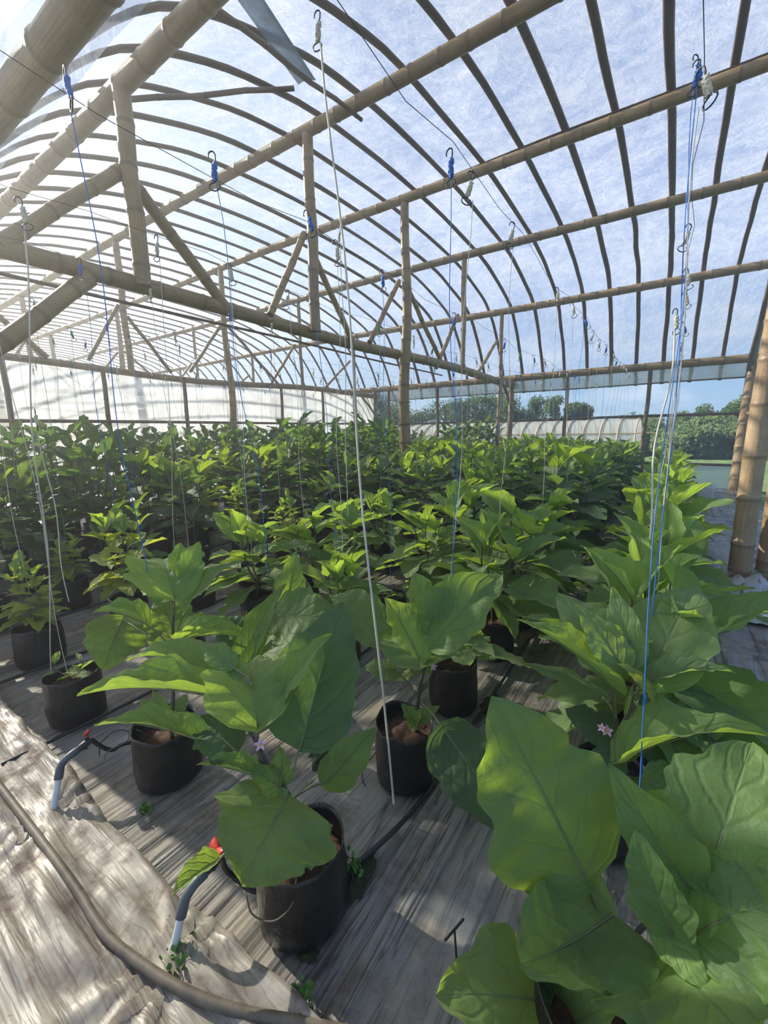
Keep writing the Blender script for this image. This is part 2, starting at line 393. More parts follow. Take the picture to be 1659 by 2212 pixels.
g = MB(); g.grid([[(x, y, -.06) for x in (-40, -20, -6, -1.32)] for y in [-30, -10, 4, 13]], [[(0, 0)] * 4] * 4); structure(g.build('ground_near', M['outer_ground']))

b = NT('veil_haze'); vs = b.n('VolumeScatter', Color=(.96, .97, 1.0), Density=.018, Anisotropy=.72); b.set(b.out.inputs['Volume'], vs); M['haze'] = b.mat  # added scattering volume: stands in for veiling lens glare besides hazy air
m = MB(); m.box((10.9, 4.5, 2.62), (26.0, 14.6, 5.1)); o = m.build('haze', M['haze'], smooth=False); o['kind'] = 'stuff'; o['label'] = 'thin added haze for lens glare and misty greenhouse air'; o['category'] = 'haze'

# ------------------------------------------------------------------ purlins, hoops, trusses
PL = ['low valley purlin overhead beside the path', 'thick purlin between the valley and the roof top', 'purlin one step below the ridge on the path side', 'ridge purlin along the roof top',
      'purlin one step below the ridge on the wall side', 'purlin midway between ridge and side wall eave', 'eave purlin along the top of the clear side wall']
for k, (y, z, r) in enumerate(PURLIN):
    pole('bamboo_purlin', 'long weathered bamboo ' + PL[k], 'bamboo pole', (-1.4, y, z), (X_FAR, y + .02, z), r * 1.03, r * .95, group='roof purlins', n=16, wob=.03, seed=k, spacing=.36)
hoops = []
for k in range(48):
    x = HOOP0 + HOOPD * k
    if x > X_FAR - .2: break
    rg = random.Random(k + 90); m = MB(); w = rg.uniform(.036, .045); arc = ARC[2:] if x < 9 else ARC[2::2] + [ARC[-1]]
    pts = [Vector((x + .018 * noise.noise(Vector((k * 7.1, j * .35, 0))), y, z)) for j, (y, z) in enumerate(arc)]
    nrm = Vector((1, 0, 0))
    m.tube(pts, [w * (1 + .12 * noise.noise(Vector((k * 3.3, j * .8, 5)))) for j in range(len(pts))], 8, flat=((0, 0, 1), .5)); m.nd = [0] * len(pts); m.nn = 8
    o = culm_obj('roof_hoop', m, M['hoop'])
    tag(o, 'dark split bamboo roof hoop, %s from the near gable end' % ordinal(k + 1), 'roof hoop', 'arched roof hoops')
for k in range(7):                                              # the next vault, beyond the valley
    x = .37 + HOOPD * k; m = MB(); pts = [Vector((x, 1.62 - y, z)) for y, z in ARC[2:26]]
    m.tube(pts, .038, 8, flat=((0, 0, 1), .5)); m.nd = [0] * len(pts); m.nn = 8
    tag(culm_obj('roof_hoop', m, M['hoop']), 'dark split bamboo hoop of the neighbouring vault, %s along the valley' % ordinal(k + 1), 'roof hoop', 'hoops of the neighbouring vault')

BR = [((1.1, 1.25), (1.95, 2.05)), ((2.03, 2.0), (2.80, 1.25)), ((3.38, 1.28), (3.97, 2.28)), ((4.1, 2.12), (4.82, 1.22)), ((5.22, 1.28), (6.03, 2.3)), ((6.2, 2.35), (7.6, 1.2)), ((7.3, 1.15), (8.22, 2.25)), ((9.3, 1.25), (10.48, 2.12))]
BRN = ['running up to the path side king post', 'falling from the path side king post', 'rising to the second king post', 'falling from the second king post',
       'rising to the ridge post', 'falling from the ridge post', 'rising to the wall side king post', 'close to the clear side wall']
WHICH = ['first truss', 'far wall truss', 'third truss', 'fourth truss', 'fifth truss']
TX = [X_TRUSS, X_PART, 13.0, 17.7, 22.4]
for t, x in enumerate(TX):
    w = WHICH[t]; zt = 2.58 if t == 0 else 2.53; f = 1 if t == 0 else .85
    pole('bamboo_tie_pole', 'thick horizontal bamboo tie pole of the ' + w, 'bamboo pole', (x + .06, .2, zt + .03), (x + .06, 12.25, zt), .062 * f, .088 * f, group='tie poles', n=16, wob=.05, seed=20 + t, spacing=.42)
    for j, (y, z, r) in enumerate(PURLIN[1:6]):
        if j == 2:
            pole('bamboo_post', 'tall bamboo ridge post standing on the floor under the ' + w, 'bamboo post', (x - .06, y, -.02), (x - .06, y, z - .02), .098 * f, .062 * f, group='ridge posts', n=16, seed=40 + t, wob=.03, mat='bamboo')
        elif j == 4:
            pole('bamboo_post', 'slim bamboo post near the side wall under the ' + w, 'bamboo post', (x - .05, y, 0), (x - .05, y, z - .03), .05, .045, group='slim side posts', seed=60 + t)
        else:
            pole('bamboo_king_post', 'short bamboo king post under the %s of the %s' % (['path side purlin', 'upper path side purlin', '', 'upper wall side purlin'][j], w), 'bamboo post', (x - .04, y, zt - .02 if t else zt - .0), (x - .04, y, z - .03), (.062, .062, 0, .05)[j] * f, group='king posts', n=14, seed=70 + t * 5 + j)
    for j, (a, b) in enumerate(BR):
        pole('bamboo_brace', 'bamboo brace %s in the %s' % (BRN[j], w), 'bamboo brace', (x + .02, a[0], a[1] + EYE), (x + .02, b[0], b[1] + EYE), (.05 if j < 2 else .038) * f, group='truss braces', seed=100 + t * 9 + j, wob=.01)
    pole('bamboo_brace', 'knee brace from side wall post to tie pole of the ' + w, 'bamboo brace', (x - .03, 11.76, .5 + EYE), (x - .03, 10.9, 1.16 + EYE), .04 * f, group='knee braces', seed=160 + t)
    pole('bamboo_brace', 'stout knee brace at the valley end of the ' + w, 'bamboo brace', (x - .03, .55, .2 + EYE), (x - .03, 1.60, 1.17 + EYE), .058 * f, group='knee braces', seed=170 + t)
    pole('bamboo_post', 'eave post carrying the end of the tie pole of the ' + w, 'bamboo post', (x + .05, 11.80, -.02), (x + .05, 11.80, 2.72), .085 * f, .07 * f, group='eave posts', seed=180 + t)
pole('bamboo_post', 'grey valley post at the path end of the first truss', 'bamboo post', (3.40, .52, 0), (3.40, .62, 2.70), .07, .06, group='valley posts', seed=190)
pole('bamboo_pole', 'thin bamboo pole lying along the back of the first tie pole', 'bamboo pole', (4.4, .6, 2.62), (4.1, 8.2, 2.50), .016, .013, seed=191, mat='slat')
pole('bamboo_batten', 'dark thin slat lying along the top of the ridge purlin', 'batten', (-1.3, 6.07, 4.885), (4.6, 6.10, 4.885), .022, .02, seed=192, mat='slat', flat=((0, 0, 1), .5))

# far wall frame
for j, y in enumerate((.75, 2.22, 3.57, 5.05, 7.64, 9.17, 10.61)):
    pole('bamboo_post', 'slim dark post of the translucent far wall, %s from the valley' % ordinal(j + 1), 'bamboo post', (X_PART, y, 0), (X_PART, y, 2.52), .042, .036, mat='slat', group='far wall posts', seed=200 + j)
pole('bamboo_rail', 'horizontal mid rail across the translucent far wall', 'bamboo rail', (X_PART - .04, -3, 1.63), (X_PART - .04, 11.8, 1.63), .03, .026, mat='slat', seed=210)
# side wall frame
for j, x in enumerate((.60, 2.38, 6.06, 7.83)):
    pole('bamboo_post', 'slim bamboo post of the clear side wall, %s from the near corner' % ordinal(j + 1), 'bamboo post', (x, 11.82, -.02), (x, 11.82, 2.75), .05, .042, mat='slat', group='side wall posts', seed=220 + j)
pole('bamboo_rail', 'brown mid rail across the clear side wall', 'bamboo rail', (-1.2, 11.86, 1.635), (8.3, 11.86, 1.60), .032, .03, mat='slat', seed=230)
pole('bamboo_rail', 'brown low rail of the clear side wall near the corner', 'bamboo rail', (-1.2, 11.87, .53), (8.3, 11.87, .53), .03, .028, mat='slat', seed=231)
pole('bamboo_rail', 'thin slat weighting the bottom of the rolled side film', 'bamboo rail', (-1.2, 11.84, 2.37), (8.3, 11.84, 2.37), .016, .014, mat='slat', seed=232)
# near gable
pole('bamboo_post', 'tan bamboo corner post where clear side wall meets near gable', 'bamboo post', (-1.20, 11.80, -.02), (-1.20, 11.80, 2.75), .135, .10, mat='bamboo_tan', group='near gable posts', n=16, seed=240, spacing=.42)
pole('bamboo_post', 'thick scuffed tan bamboo post standing by the soil heap', 'bamboo post', (-.63, 5.12, -.02), (-.63, 5.12, 4.7), .088, .075, mat='bamboo_tan', group='near gable posts', n=18, seed=243, spacing=.40)
pole('bamboo_post', 'tan bamboo post partly cut off behind the thick gable post', 'bamboo post', (-.84, 5.28, -.02), (-.84, 5.28, 4.7), .075, .07, mat='bamboo_tan', group='near gable posts', n=16, seed=244, spacing=.38)
pole('bamboo_brace', 'split bamboo batten climbing from the corner post along the gable', 'bamboo brace', (-1.12, 11.7, 2.5), (-1.12, 9.7, 4.4), .04, .04, mat='slat', seed=245)
pole('bamboo_brace', 'tan batten doubling the gable hoop above the corner', 'bamboo brace', (-1.18, 11.85, 2.5), (-1.18, 10.4, 4.0), .05, .045, mat='bamboo_tan', seed=246)
pole('bamboo_rail', 'short horizontal pole of the near gable at mid height', 'bamboo rail', (-1.22, 11.7, 1.62), (-.82, 5.2, 1.62), .03, .03, mat='bamboo_tan', seed=247)

# loose battens under the roof
pole('bamboo_batten', 'loose batten slanting under the roof film beside the ridge-side purlin', 'batten', (2.93, 2.30, 4.30), (3.05, 4.15, 4.62), .022, .02, mat='hoop', seed=250)
pole('bamboo_batten', 'thin branch bridging from king post to the slanting batten', 'batten', (4.2, 2.32, 4.26), (3.2, 3.32, 4.50), .022, .02, mat='hoop', seed=251)
m = MB(); a = Vector((2.62, 2.20, 4.28)); b = Vector((3.02, 3.30, 4.46)); t_ = (b - a).normalized(); sd = Vector((t_.y, -t_.x, 0)).normalized()
for q in range(1):
    rows = []
    for i in range(13):
        u = i / 12; p = a + (b - a) * u; rows.append([p + sd * (.085 * w) + Vector((0, 0, .018 * (1 - w * w))) + Vector((0, 0, .006 * k)) for k, w in ((0, -1), (0, -.5), (0, 0), (0, .5), (0, 1), (1, 1), (1, .5), (1, 0), (1, -.5), (1, -1))])
    m.grid(rows, [[(k / 10, i * .1) for k in range(10)] for i in range(13)], closed=True); m.poly(rows[0]); m.poly(rows[-1][::-1])
M['plank'] = film_mat('plank_sheet', .10, .05, (.6, .7, .8), white=(.30, .36, .44), dirt_amt=.3, patchy=.2)
tag(m.build('roof_plank', M['plank']), 'broad blue-grey strip with frayed end lying against the roof film', 'plank')
# ------------------------------------------------------------------ plants
def leaf(m, P0, P1, hint, W, fold=.15, bend=.06, lob=.07, seed=0, nu=14, nv=5, attach=None, rp=.003, yellow=False):
    """one eggplant leaf: ovate blade with a wavy margin, folded along the midrib, plus its petiole (slot 1)"""
    rg = random.Random(seed); P0 = Vector(P0); P1 = Vector(P1); h = Vector(hint)
    t = P1 - P0; L = t.length; th = t / L; n = (h - th * h.dot(th))
    if n.length < 1e-4: n = th.orthogonal()
    n.normalize(); s = th.cross(n)
    ph = [rg.uniform(0, 6.28) for _ in range(6)]; asym = rg.uniform(-.06, .06); curl = rg.uniform(.0, .12); cup = rg.uniform(-.10, .12)
    rows = []; uvs = []
    for i in range(nu + 1):
        u = i / nu
        c = P0 + t * u + n * (bend * L * 4 * u * (1 - u)) - n * (curl * L * max(0, u - .6) ** 2 * 2)
        base = ((math.sin(PI * u ** .62) ** .70) * (1 - .08 * u * u) if W > .62 * L else (math.sin(PI * u ** .60) ** .85) * (1 - .15 * u * u)) if 0 < u < 1 else 0
        r = []; ru = []
        for j in range(-nv, nv + 1):
            v = j / nv; sg = 1 if v > 0 else -1
            lb = 1 + lob * (math.sin(u * 6.283 * 2.6 + ph[0] + sg * ph[1]) + .45 * math.sin(u * 6.283 * 5.3 + ph[2] * sg)) * min(1, u * 4) * min(1, (1 - u) * 3)
            w = W * .5 * base * lb * (1 + sg * asym) + .0006
            a = abs(v) * w
            back = -.10 * L * (v * v) * (1 - u) ** 4                      # heart shaped base lobes
            k = a * math.sin(fold) + (cup * a * a / (W * .5)) + .05 * W * v * v * math.sin(u * 6.283 * 2.1 + ph[3] + sg * ph[4]) + .02 * W * abs(v) * math.sin(u * 40 + ph[5])
            r.append(c + s * (sg * a * math.cos(fold)) + n * k + th * back); ru.append((u, v * .5 + .5))
        rows.append(r); uvs.append(ru)
    m.grid(rows, uvs, 0)
    if attach is not None:
        A = Vector(attach); mid = (A + P0) / 2 + Vector((0, 0, .12 * (A - P0).length)) * .5
        pts = [A + (mid - A) * (2 * q) if q <= .5 else mid + (P0 - mid) * (2 * q - 1) for q in (0, .25, .5, .75, 1)] + [P0 + t * .3 + n * (bend * L * .84) - n * .001, P0 + t * .62 + n * (bend * L * .94 - .0015)]
        m.tube(pts, [rp * 1.15, rp, rp, rp, rp, rp * .6, rp * .25], 6, 1, flat=None)
    return m

def grow_bag(name, seed, parent, R=.125, H=.23, mat='bag'):
    """black polythene bag: bulging, creased, with an uneven open rim folded over"""
    rg = random.Random(seed); m = MB(); n = 40; rows = []; uvs = []
    o = [rg.uniform(0, 100) for _ in range(3)]; sq = rg.uniform(.0, .08); ax = rg.uniform(0, PI)
    prof = [(0.0, .0), (.75, .0), (.93, .012), (1.0, .06), (1.03, .3), (1.01, .55), (.985, .8), (.97, .95), (.975, 1.0), (.945, 1.0), (.94, .9), (.93, .64), (.0, .62)]
    for k, (r, z) in enumerate(prof):
        row = []
        for j in range(n):
            a = 2 * PI * j / n; ca, sa = math.cos(a), math.sin(a)
            q = noise.noise(Vector((ca * 1.6 + o[0], sa * 1.6, z * 2.2))) * .045 + noise.noise(Vector((ca * 5 + o[1], sa * 5, z * 3))) * .022
            e = 1 + sq * math.cos(2 * (a - ax))
            hz = H * (1 + (.09 * noise.noise(Vector((ca * 1.3, sa * 1.3, o[2]))) + .035 * noise.noise(Vector((ca * 4, sa * 4, o[2])))) * (1 if z > .6 and k < 11 else 0))
            rr = R * r * e * (1 + (q if 0 < k < 10 else q * .6))
            row.append(Vector((rr * ca, rr * sa, z * hz)))
        rows.append(row); uvs.append([(j / n, z) for j in range(n)])
    m.grid(rows, uvs, 0, closed=True)
    return m.build(name, M[mat], parent)
def potting_soil(seed, parent, R=.115, z=.172):
    m = MB(); rows = []; n = 24
    for k in range(7):
        r = R * k / 6; rows.append([Vector((r * math.cos(2 * PI * j / n), r * math.sin(2 * PI * j / n), z + .022 * (1 - (k / 6) ** 2) + .022 * noise.noise(Vector((r * 22 * math.cos(2 * PI * j / n), r * 22 * math.sin(2 * PI * j / n), seed * 3.3))))) for j in range(n)])
    m.grid(rows, [[(j / n, k / 6) for j in range(n)] for k in range(7)], 0, closed=True)
    return m.build('potting_soil', M['soil'], parent)
def flower(parent, p, d, r=.017, seed=0):
    """five-pointed pale pink blossom with a yellow cone"""
    m = MB(); p = Vector(p); d = Vector(d).normalized(); a = d.orthogonal().normalized(); b = d.cross(a)
    for k in range(5):
        t0 = 2 * PI * k / 5; e = a * math.cos(t0) + b * math.sin(t0); f = a * math.cos(t0 + 1.57) + b * math.sin(t0 + 1.57)
        rows = [[p + e * (r * u) + f * (r * w * v) + d * (r * (.25 * u * u - .1 * abs(v) * w)) for v in (-1, 0, 1)] for u, w in ((.05, .12), (.45, .30), (.8, .16), (1.05, .01))]
        m.grid(rows, [[(0, 0)] * 3] * 4, 0)
    m.tube([p, p + d * r * .5, p + d * r * .62], [r * .2, r * .14, r * .04], 6, 1)
    m.tube([p - d * r * 1.2, p], [r * .1, r * .12], 5, 2)
    return m.build('flower', [M['petal'], M['anther'], M['stem']], parent)

# --- the plants close to the path, leaf by leaf (coordinates in metres from the foot of the bag's own place)
def hero(name, label, pos, spec, seed, bag=True, rot=0):
    t = thing('potted_eggplant', label, 'potted plant', (pos[0], pos[1], 0), 0, None)
    o = Vector((pos[0], pos[1], 0))
    if bag: grow_bag('grow_bag', seed, t, H=spec.get('H', .23), R=spec.get('R', .125)); potting_soil(seed, t, R=spec.get('R', .125) * .92, z=spec.get('H', .23) * .70)
    m = MB()
    for path, r0, r1 in spec['stems']:
        P = [Vector(p) - o for p in path]; P = [Vector(p) for p in catmull([tuple(p) for p in P], 4)]
        m.tube(P, [r0 + (r1 - r0) * i / (len(P) - 1) for i in range(len(P))], 8)
    m.build('stem', M['stem_dark'], t)
    for i, (b, tip, h, W, fold, bend, lob, col, att) in enumerate(spec['leaves']):
        lm = MB(); leaf(lm, Vector(b) - o, Vector(tip) - o, h, W, fold, bend, lob * 1.5, seed * 50 + i, 26, 8, (Vector(att) - o) if att else None, .0034)
        lm.build('leaf', [M[MATS_LEAF[col]], M['stem']], t)
    for p, d, r in spec.get('flowers', []): flower(t, Vector(p) - o, d, r)
    return t
HERO = {
 'A': dict(pos=(0.775, 0.685), H=0.23,
  stems=[([(0.7651, 0.7027, 0.1636), (0.7949, 0.6702, 0.3785), (0.846, 0.6271, 0.5038), (0.8595, 0.6284, 0.6033), (0.925, 0.6785, 0.6403), (0.9801, 0.7111, 0.6777)], 0.008, 0.004), ([(0.836, 0.6401, 0.4772), (0.8802, 0.6287, 0.5588), (0.9254, 0.6231, 0.6151), (0.984, 0.6383, 0.6414)], 0.005, 0.003), ([(0.8439, 0.6323, 0.4937), (0.914, 0.5822, 0.5113), (0.9807, 0.5657, 0.5311)], 0.005, 0.003)],
  leaves=[
   ((0.775, 0.64, 0.4028), (0.7311, 0.4601, 0.3484), (-0.35, -0.2, 0.92), 0.325, 0.1, 0.05, 0.06, 'g', (0.7919, 0.6633, 0.3933)),
   ((0.9275, 0.5196, 0.227), (0.9613, 0.4067, 0.2121), (-0.1, -0.06, 0.99), 0.08, 0.7, 0.05, 0.05, 'y', (0.8168, 0.6436, 0.3284)),
   ((1.0114, 0.5578, 0.5344), (1.3165, 0.4137, 0.5487), (-0.07, -0.04, 1.0), 0.105, 0.85, 0.08, 0.08, 'y', (0.914, 0.5822, 0.5113)),
   ((0.9188, 0.5944, 0.5248), (1.0795, 0.5793, 0.5624), (-0.41, -0.27, 0.87), 0.12, -0.15, 0.1, 0.08, 'd', (0.8823, 0.6023, 0.5045)),
   ((1.0139, 0.6164, 0.6356), (1.4326, 0.4195, 0.5978), (-0.07, -0.04, 1.0), 0.155, 0.95, 0.06, 0.06, 'y', (0.9195, 0.6256, 0.6087)),
   ((1.0879, 0.6869, 0.6261), (1.4216, 0.5642, 0.6572), (-0.07, -0.04, 1.0), 0.15, 0.75, 0.1, 0.08, 'y', (0.9573, 0.6445, 0.5891)),
   ((0.8319, 0.6131, 0.6152), (1.0276, 0.7397, 0.6754), (-0.27, -0.2, 0.94), 0.26, 0.32, 0.2, 0.05, 'y', (0.8572, 0.6255, 0.5569)),
   ((0.9694, 0.6441, 0.7301), (1.1019, 0.6363, 0.7688), (-0.46, -0.3, 0.84), 0.075, 0.2, 0.05, 0.05, 'g', (0.9072, 0.6557, 0.7024)),
   ((0.9375, 0.6489, 0.7097), (1.0263, 0.6541, 0.7286), (-0.5, -0.35, 0.79), 0.05, 0.3, 0.05, 0.05, 'y', (0.893, 0.6515, 0.6956)),
   ((0.8224, 0.6933, 0.6669), (0.6984, 0.7599, 0.8548), (-0.13, -0.56, 0.82), 0.1, 0.35, 0.05, 0.07, 'g', (0.859, 0.6313, 0.5876)),
   ((0.7981, 0.7374, 0.5185), (0.8, 0.9374, 0.8561), (-0.38, -0.52, 0.77), 0.262, 0.16, 0.03, 0.05, 'd', (0.7929, 0.675, 0.4205)),
   ((0.8383, 0.6011, 0.4756), (0.9738, 0.5162, 0.5098), (-0.06, -0.04, 1.0), 0.085, 0.9, 0.05, 0.08, 'y', (0.8169, 0.6506, 0.4126)),
   ((0.7937, 0.6352, 0.4373), (0.8389, 0.5836, 0.5085), (-0.28, -0.22, 0.93), 0.075, 0.1, 0.05, 0.05, 'g', (0.7998, 0.6593, 0.3997)),
   ((0.8054, 0.6614, 0.4249), (0.83, 0.6777, 0.5156), (-0.5, -0.41, 0.76), 0.06, 0.2, 0.03, 0.12, 'g', (0.8031, 0.6618, 0.393)),
   ((0.805, 0.8291, 0.2951), (0.7199, 0.9903, 0.4196), (-0.57, 0.04, 0.82), 0.135, -0.25, 0.08, 0.05, 'g', (0.8141, 0.6852, 0.3401)),
   ((0.7476, 0.6645, 0.2133), (0.6608, 0.6915, 0.3402), (-0.23, -0.21, 0.95), 0.1, 0.1, 0.05, 0.1, 'g', (0.774, 0.681, 0.2032)),
   ((0.7784, 0.668, 0.2132), (0.7313, 0.6398, 0.2184), (-0.24, -0.21, 0.95), 0.05, 0.1, 0.05, 0.05, 'y', (0.768, 0.6837, 0.1966)),
  ],
  flowers=[((0.8378, 0.6204, 0.5578), (-0.55, -0.78, 0.31), 0.017)]),
 'D': dict(pos=(1.6, 0.74),
  stems=[([(1.55, 0.7377, 0.1866), (1.5161, 0.7449, 0.384), (1.5074, 0.7619, 0.5925), (1.5176, 0.7909, 0.7482), (1.5134, 0.8292, 0.8483)], 0.008, 0.004)],
  leaves=[
   ((1.5787, 0.7076, 0.6757), (1.7707, 0.6106, 0.7187), (-0.08, -0.04, 1.0), 0.13, 0.95, 0.08, 0.06, 'y', (1.5139, 0.7555, 0.584)),
   ((1.7986, 0.7201, 0.6344), (1.7183, 0.5961, 0.5), (-0.73, -0.29, 0.62), 0.23, 0.08, 0.05, 0.05, 'g', (1.5287, 0.7577, 0.5304)),
   ((1.4697, 0.7688, 0.7776), (1.7176, 0.8659, 0.8649), (-0.37, -0.19, 0.91), 0.29, 0.35, 0.18, 0.05, 'y', (1.5127, 0.7822, 0.6963)),
   ((1.4945, 0.8286, 0.8427), (1.4753, 0.895, 0.9665), (-0.63, -0.35, 0.69), 0.09, 0.3, 0.05, 0.05, 'y', None),
   ((1.4772, 0.812, 0.7197), (1.32, 0.9625, 0.9049), (-0.18, -0.41, 0.9), 0.105, 0.25, 0.12, 0.08, 'g', (1.5053, 0.7654, 0.6011)),
   ((1.4712, 0.7674, 0.6155), (1.2462, 0.9005, 0.631), (-0.08, -0.04, 1.0), 0.17, 0.95, 0.06, 0.06, 'y', (1.5043, 0.76, 0.5752)),
   ((1.5641, 0.8119, 0.5497), (1.7217, 0.8409, 0.7156), (-0.73, -0.38, 0.57), 0.2, 0.1, 0.03, 0.06, 'g', (1.5307, 0.7674, 0.5251)),
   ((1.5309, 0.7858, 0.7657), (1.6608, 0.7316, 0.8094), (-0.39, -0.2, 0.9), 0.09, -0.2, 0.05, 0.05, 'y', (1.516, 0.788, 0.7309)),
   ((1.5421, 0.8253, 0.8629), (1.5748, 0.8733, 0.9543), (-0.57, -0.3, 0.76), 0.07, 0.4, 0, 0.05, 'y', None),
   ((1.5467, 0.7298, 0.2494), (1.6737, 0.687, 0.3342), (-0.33, -0.15, 0.93), 0.075, 0.1, 0.1, 0.08, 'y', (1.5435, 0.7344, 0.2064)),
   ((1.5369, 0.7385, 0.2582), (1.5332, 0.8095, 0.3407), (-0.4, -0.19, 0.9), 0.08, 0.1, 0.1, 0.08, 'g', (1.542, 0.7355, 0.2063)),
   ((1.5347, 0.7145, 0.2542), (1.651, 0.7336, 0.3614), (-0.53, -0.24, 0.82), 0.07, 0.1, 0.05, 0.08, 'y', (1.5435, 0.7344, 0.2064)),
   ((1.4856, 0.7244, 0.2585), (1.3993, 0.7737, 0.3226), (-0.32, -0.16, 0.93), 0.08, 0.1, 0.05, 0.08, 'g', (1.5415, 0.7346, 0.2009)),
  ],
  flowers=[]),
 'G': dict(pos=(1.58, 1.29),
  stems=[([(1.5346, 1.221, -0.0108), (1.57, 1.1915, 0.2338), (1.5859, 1.1605, 0.4138), (1.6072, 1.1759, 0.5437)], 0.008, 0.004)],
  leaves=[
   ((1.518, 1.0758, 0.3797), (1.4147, 1.2449, 0.6986), (-0.3, -0.59, 0.75), 0.15, 0.3, 0.05, 0.05, 'g', (1.5702, 1.1413, 0.2839)),
   ((1.5388, 1.1268, 0.3954), (1.7225, 1.09, 0.5137), (-0.62, -0.45, 0.65), 0.18, 0.1, 0.03, 0.05, 'd', (1.5808, 1.1663, 0.3165)),
   ((1.4677, 1.0416, 0.3497), (1.4321, 1.1698, 0.5319), (-0.5, -0.36, 0.79), 0.09, 0.3, 0.05, 0.05, 'y', (1.5746, 1.1553, 0.251)),
   ((1.5573, 1.3181, 0.4771), (1.2445, 1.4128, 0.4932), (-0.53, -0.45, 0.72), 0.3, 0.1, 0.05, 0.06, 'g', (1.5762, 1.2026, 0.3003)),
   ((1.3057, 1.5051, 0.5401), (1.0139, 1.5399, 0.3591), (-0.47, -0.55, 0.69), 0.26, 0.1, 0.05, 0.06, 'g', (1.5623, 1.2085, 0.1776)),
   ((1.5442, 1.0969, 0.4421), (1.6374, 1.084, 0.5026), (-0.66, -0.47, 0.58), 0.07, 0.2, 0.05, 0.05, 'g', (1.5829, 1.1551, 0.3813)),
   ((1.526, 1.1258, 0.353), (1.2896, 1.1803, 0.422), (-0.35, -0.26, 0.9), 0.18, 0.1, 0.06, 0.06, 'g', (1.5752, 1.171, 0.2672)),
   ((1.5995, 1.0992, 0.2957), (1.7104, 0.9955, 0.3357), (-0.32, -0.22, 0.92), 0.14, 0.1, 0.06, 0.06, 'g', (1.5887, 1.1788, 0.2342)),
   ((1.5981, 1.4201, 0.5052), (1.5825, 1.491, 0.7661), (-0.53, -0.47, 0.71), 0.16, 0.2, 0.05, 0.06, 'g', (1.5721, 1.1952, 0.256)),
  ],
  flowers=[]),
 'B': dict(pos=(0.79, 1.27), H=0.24,
  stems=[([(0.765, 1.3148, 0.1419), (0.7328, 1.289, 0.362), (0.7044, 1.2926, 0.5073), (0.6914, 1.3234, 0.602), (0.7164, 1.351, 0.6889)], 0.008, 0.004), ([(0.7342, 1.2914, 0.35), (0.682, 1.3259, 0.4784), (0.6591, 1.3374, 0.5668)], 0.004, 0.003)],
  leaves=[
   ((0.6966, 1.236, 0.5061), (0.8273, 1.4282, 0.4976), (-0.18, -0.31, 0.93), 0.31, 0.3, 0.14, 0.05, 'g', (0.7128, 1.2899, 0.4672)),
   ((0.7139, 1.2561, 0.5375), (0.8659, 1.2614, 0.7444), (0.32, 0.94, 0.06), 0.17, 0.35, 0.05, 0.08, 'y', (0.7057, 1.2878, 0.49)),
   ((0.6778, 1.3051, 0.5894), (0.5013, 1.5305, 0.828), (-0.12, -0.68, 0.72), 0.27, 0.42, 0.06, 0.06, 'g', (0.6987, 1.3005, 0.5244)),
   ((0.588, 1.2264, 0.3027), (0.3166, 1.145, 0.1067), (-0.37, -0.4, 0.84), 0.25, -0.12, 0.04, 0.04, 'd', (0.7302, 1.2954, 0.329)),
   ((0.8008, 1.2206, 0.4816), (0.8953, 1.1595, 0.4973), (-0.21, -0.31, 0.93), 0.1, -0.2, 0.05, 0.06, 'g', (0.7402, 1.2839, 0.3622)),
   ((0.7422, 1.2795, 0.2422), (0.8038, 1.2759, 0.3022), (-0.24, -0.41, 0.88), 0.06, 0.2, 0.05, 0.1, 'g', (0.7536, 1.3063, 0.1782)),
   ((0.7325, 1.2882, 0.251), (0.6695, 1.3435, 0.3035), (-0.24, -0.42, 0.88), 0.06, 0.2, 0.05, 0.1, 'g', (0.752, 1.3074, 0.1782)),
   ((0.7571, 1.276, 0.2176), (0.7086, 1.2715, 0.3215), (-0.27, -0.46, 0.84), 0.06, 0.2, 0.05, 0.1, 'g', (0.7527, 1.3048, 0.169)),
   ((0.7001, 1.3581, 0.6711), (0.6645, 1.4649, 0.8141), (-0.33, -0.64, 0.7), 0.12, 0.4, 0.04, 0.07, 'y', (0.705, 1.3374, 0.6496)),
   ((0.7214, 1.3416, 0.6628), (0.8206, 1.4069, 0.8127), (-0.34, -0.63, 0.7), 0.13, 0.3, 0.04, 0.07, 'y', (0.7071, 1.3339, 0.6409)),
   ((0.7537, 1.255, 0.491), (0.7986, 1.2851, 0.5404), (-0.31, -0.52, 0.8), 0.06, 0.2, 0.05, 0.05, 'g', (0.712, 1.2885, 0.4585)),
   ((0.7181, 1.3539, 0.7065), (0.7526, 1.3987, 0.789), (-0.31, -0.59, 0.74), 0.06, 0.4, 0.05, 0.05, 'y', None),
   ((0.6938, 1.3675, 0.5331), (0.6418, 1.4884, 0.6347), (-0.25, -0.49, 0.84), 0.12, 0.2, 0.05, 0.06, 'y', (0.693, 1.3083, 0.5416)),
  ],
  flowers=[((0.729, 1.254, 0.4128), (0.15, -0.99, -0.01), 0.014), ((0.6794, 1.3056, 0.4895), (-0.78, -0.61, 0.15), 0.016)]),
 'H': dict(pos=(0.014, 0.758), H=0.26,
  stems=[([(0.0016, 0.8907, 0.0478), (-0.003, 0.8909, 0.1952), (-0.0416, 0.9165, 0.2988), (-0.0857, 0.9374, 0.3649), (-0.1221, 0.947, 0.4055)], 0.008, 0.005), ([(-0.0068, 0.8946, 0.2002), (0.0359, 0.8952, 0.2758), (0.0756, 0.8994, 0.3583)], 0.005, 0.003), ([(-0.0857, 0.9374, 0.3649), (-0.1163, 0.9116, 0.3764), (-0.139, 0.9015, 0.3718)], 0.005, 0.004)],
  leaves=[
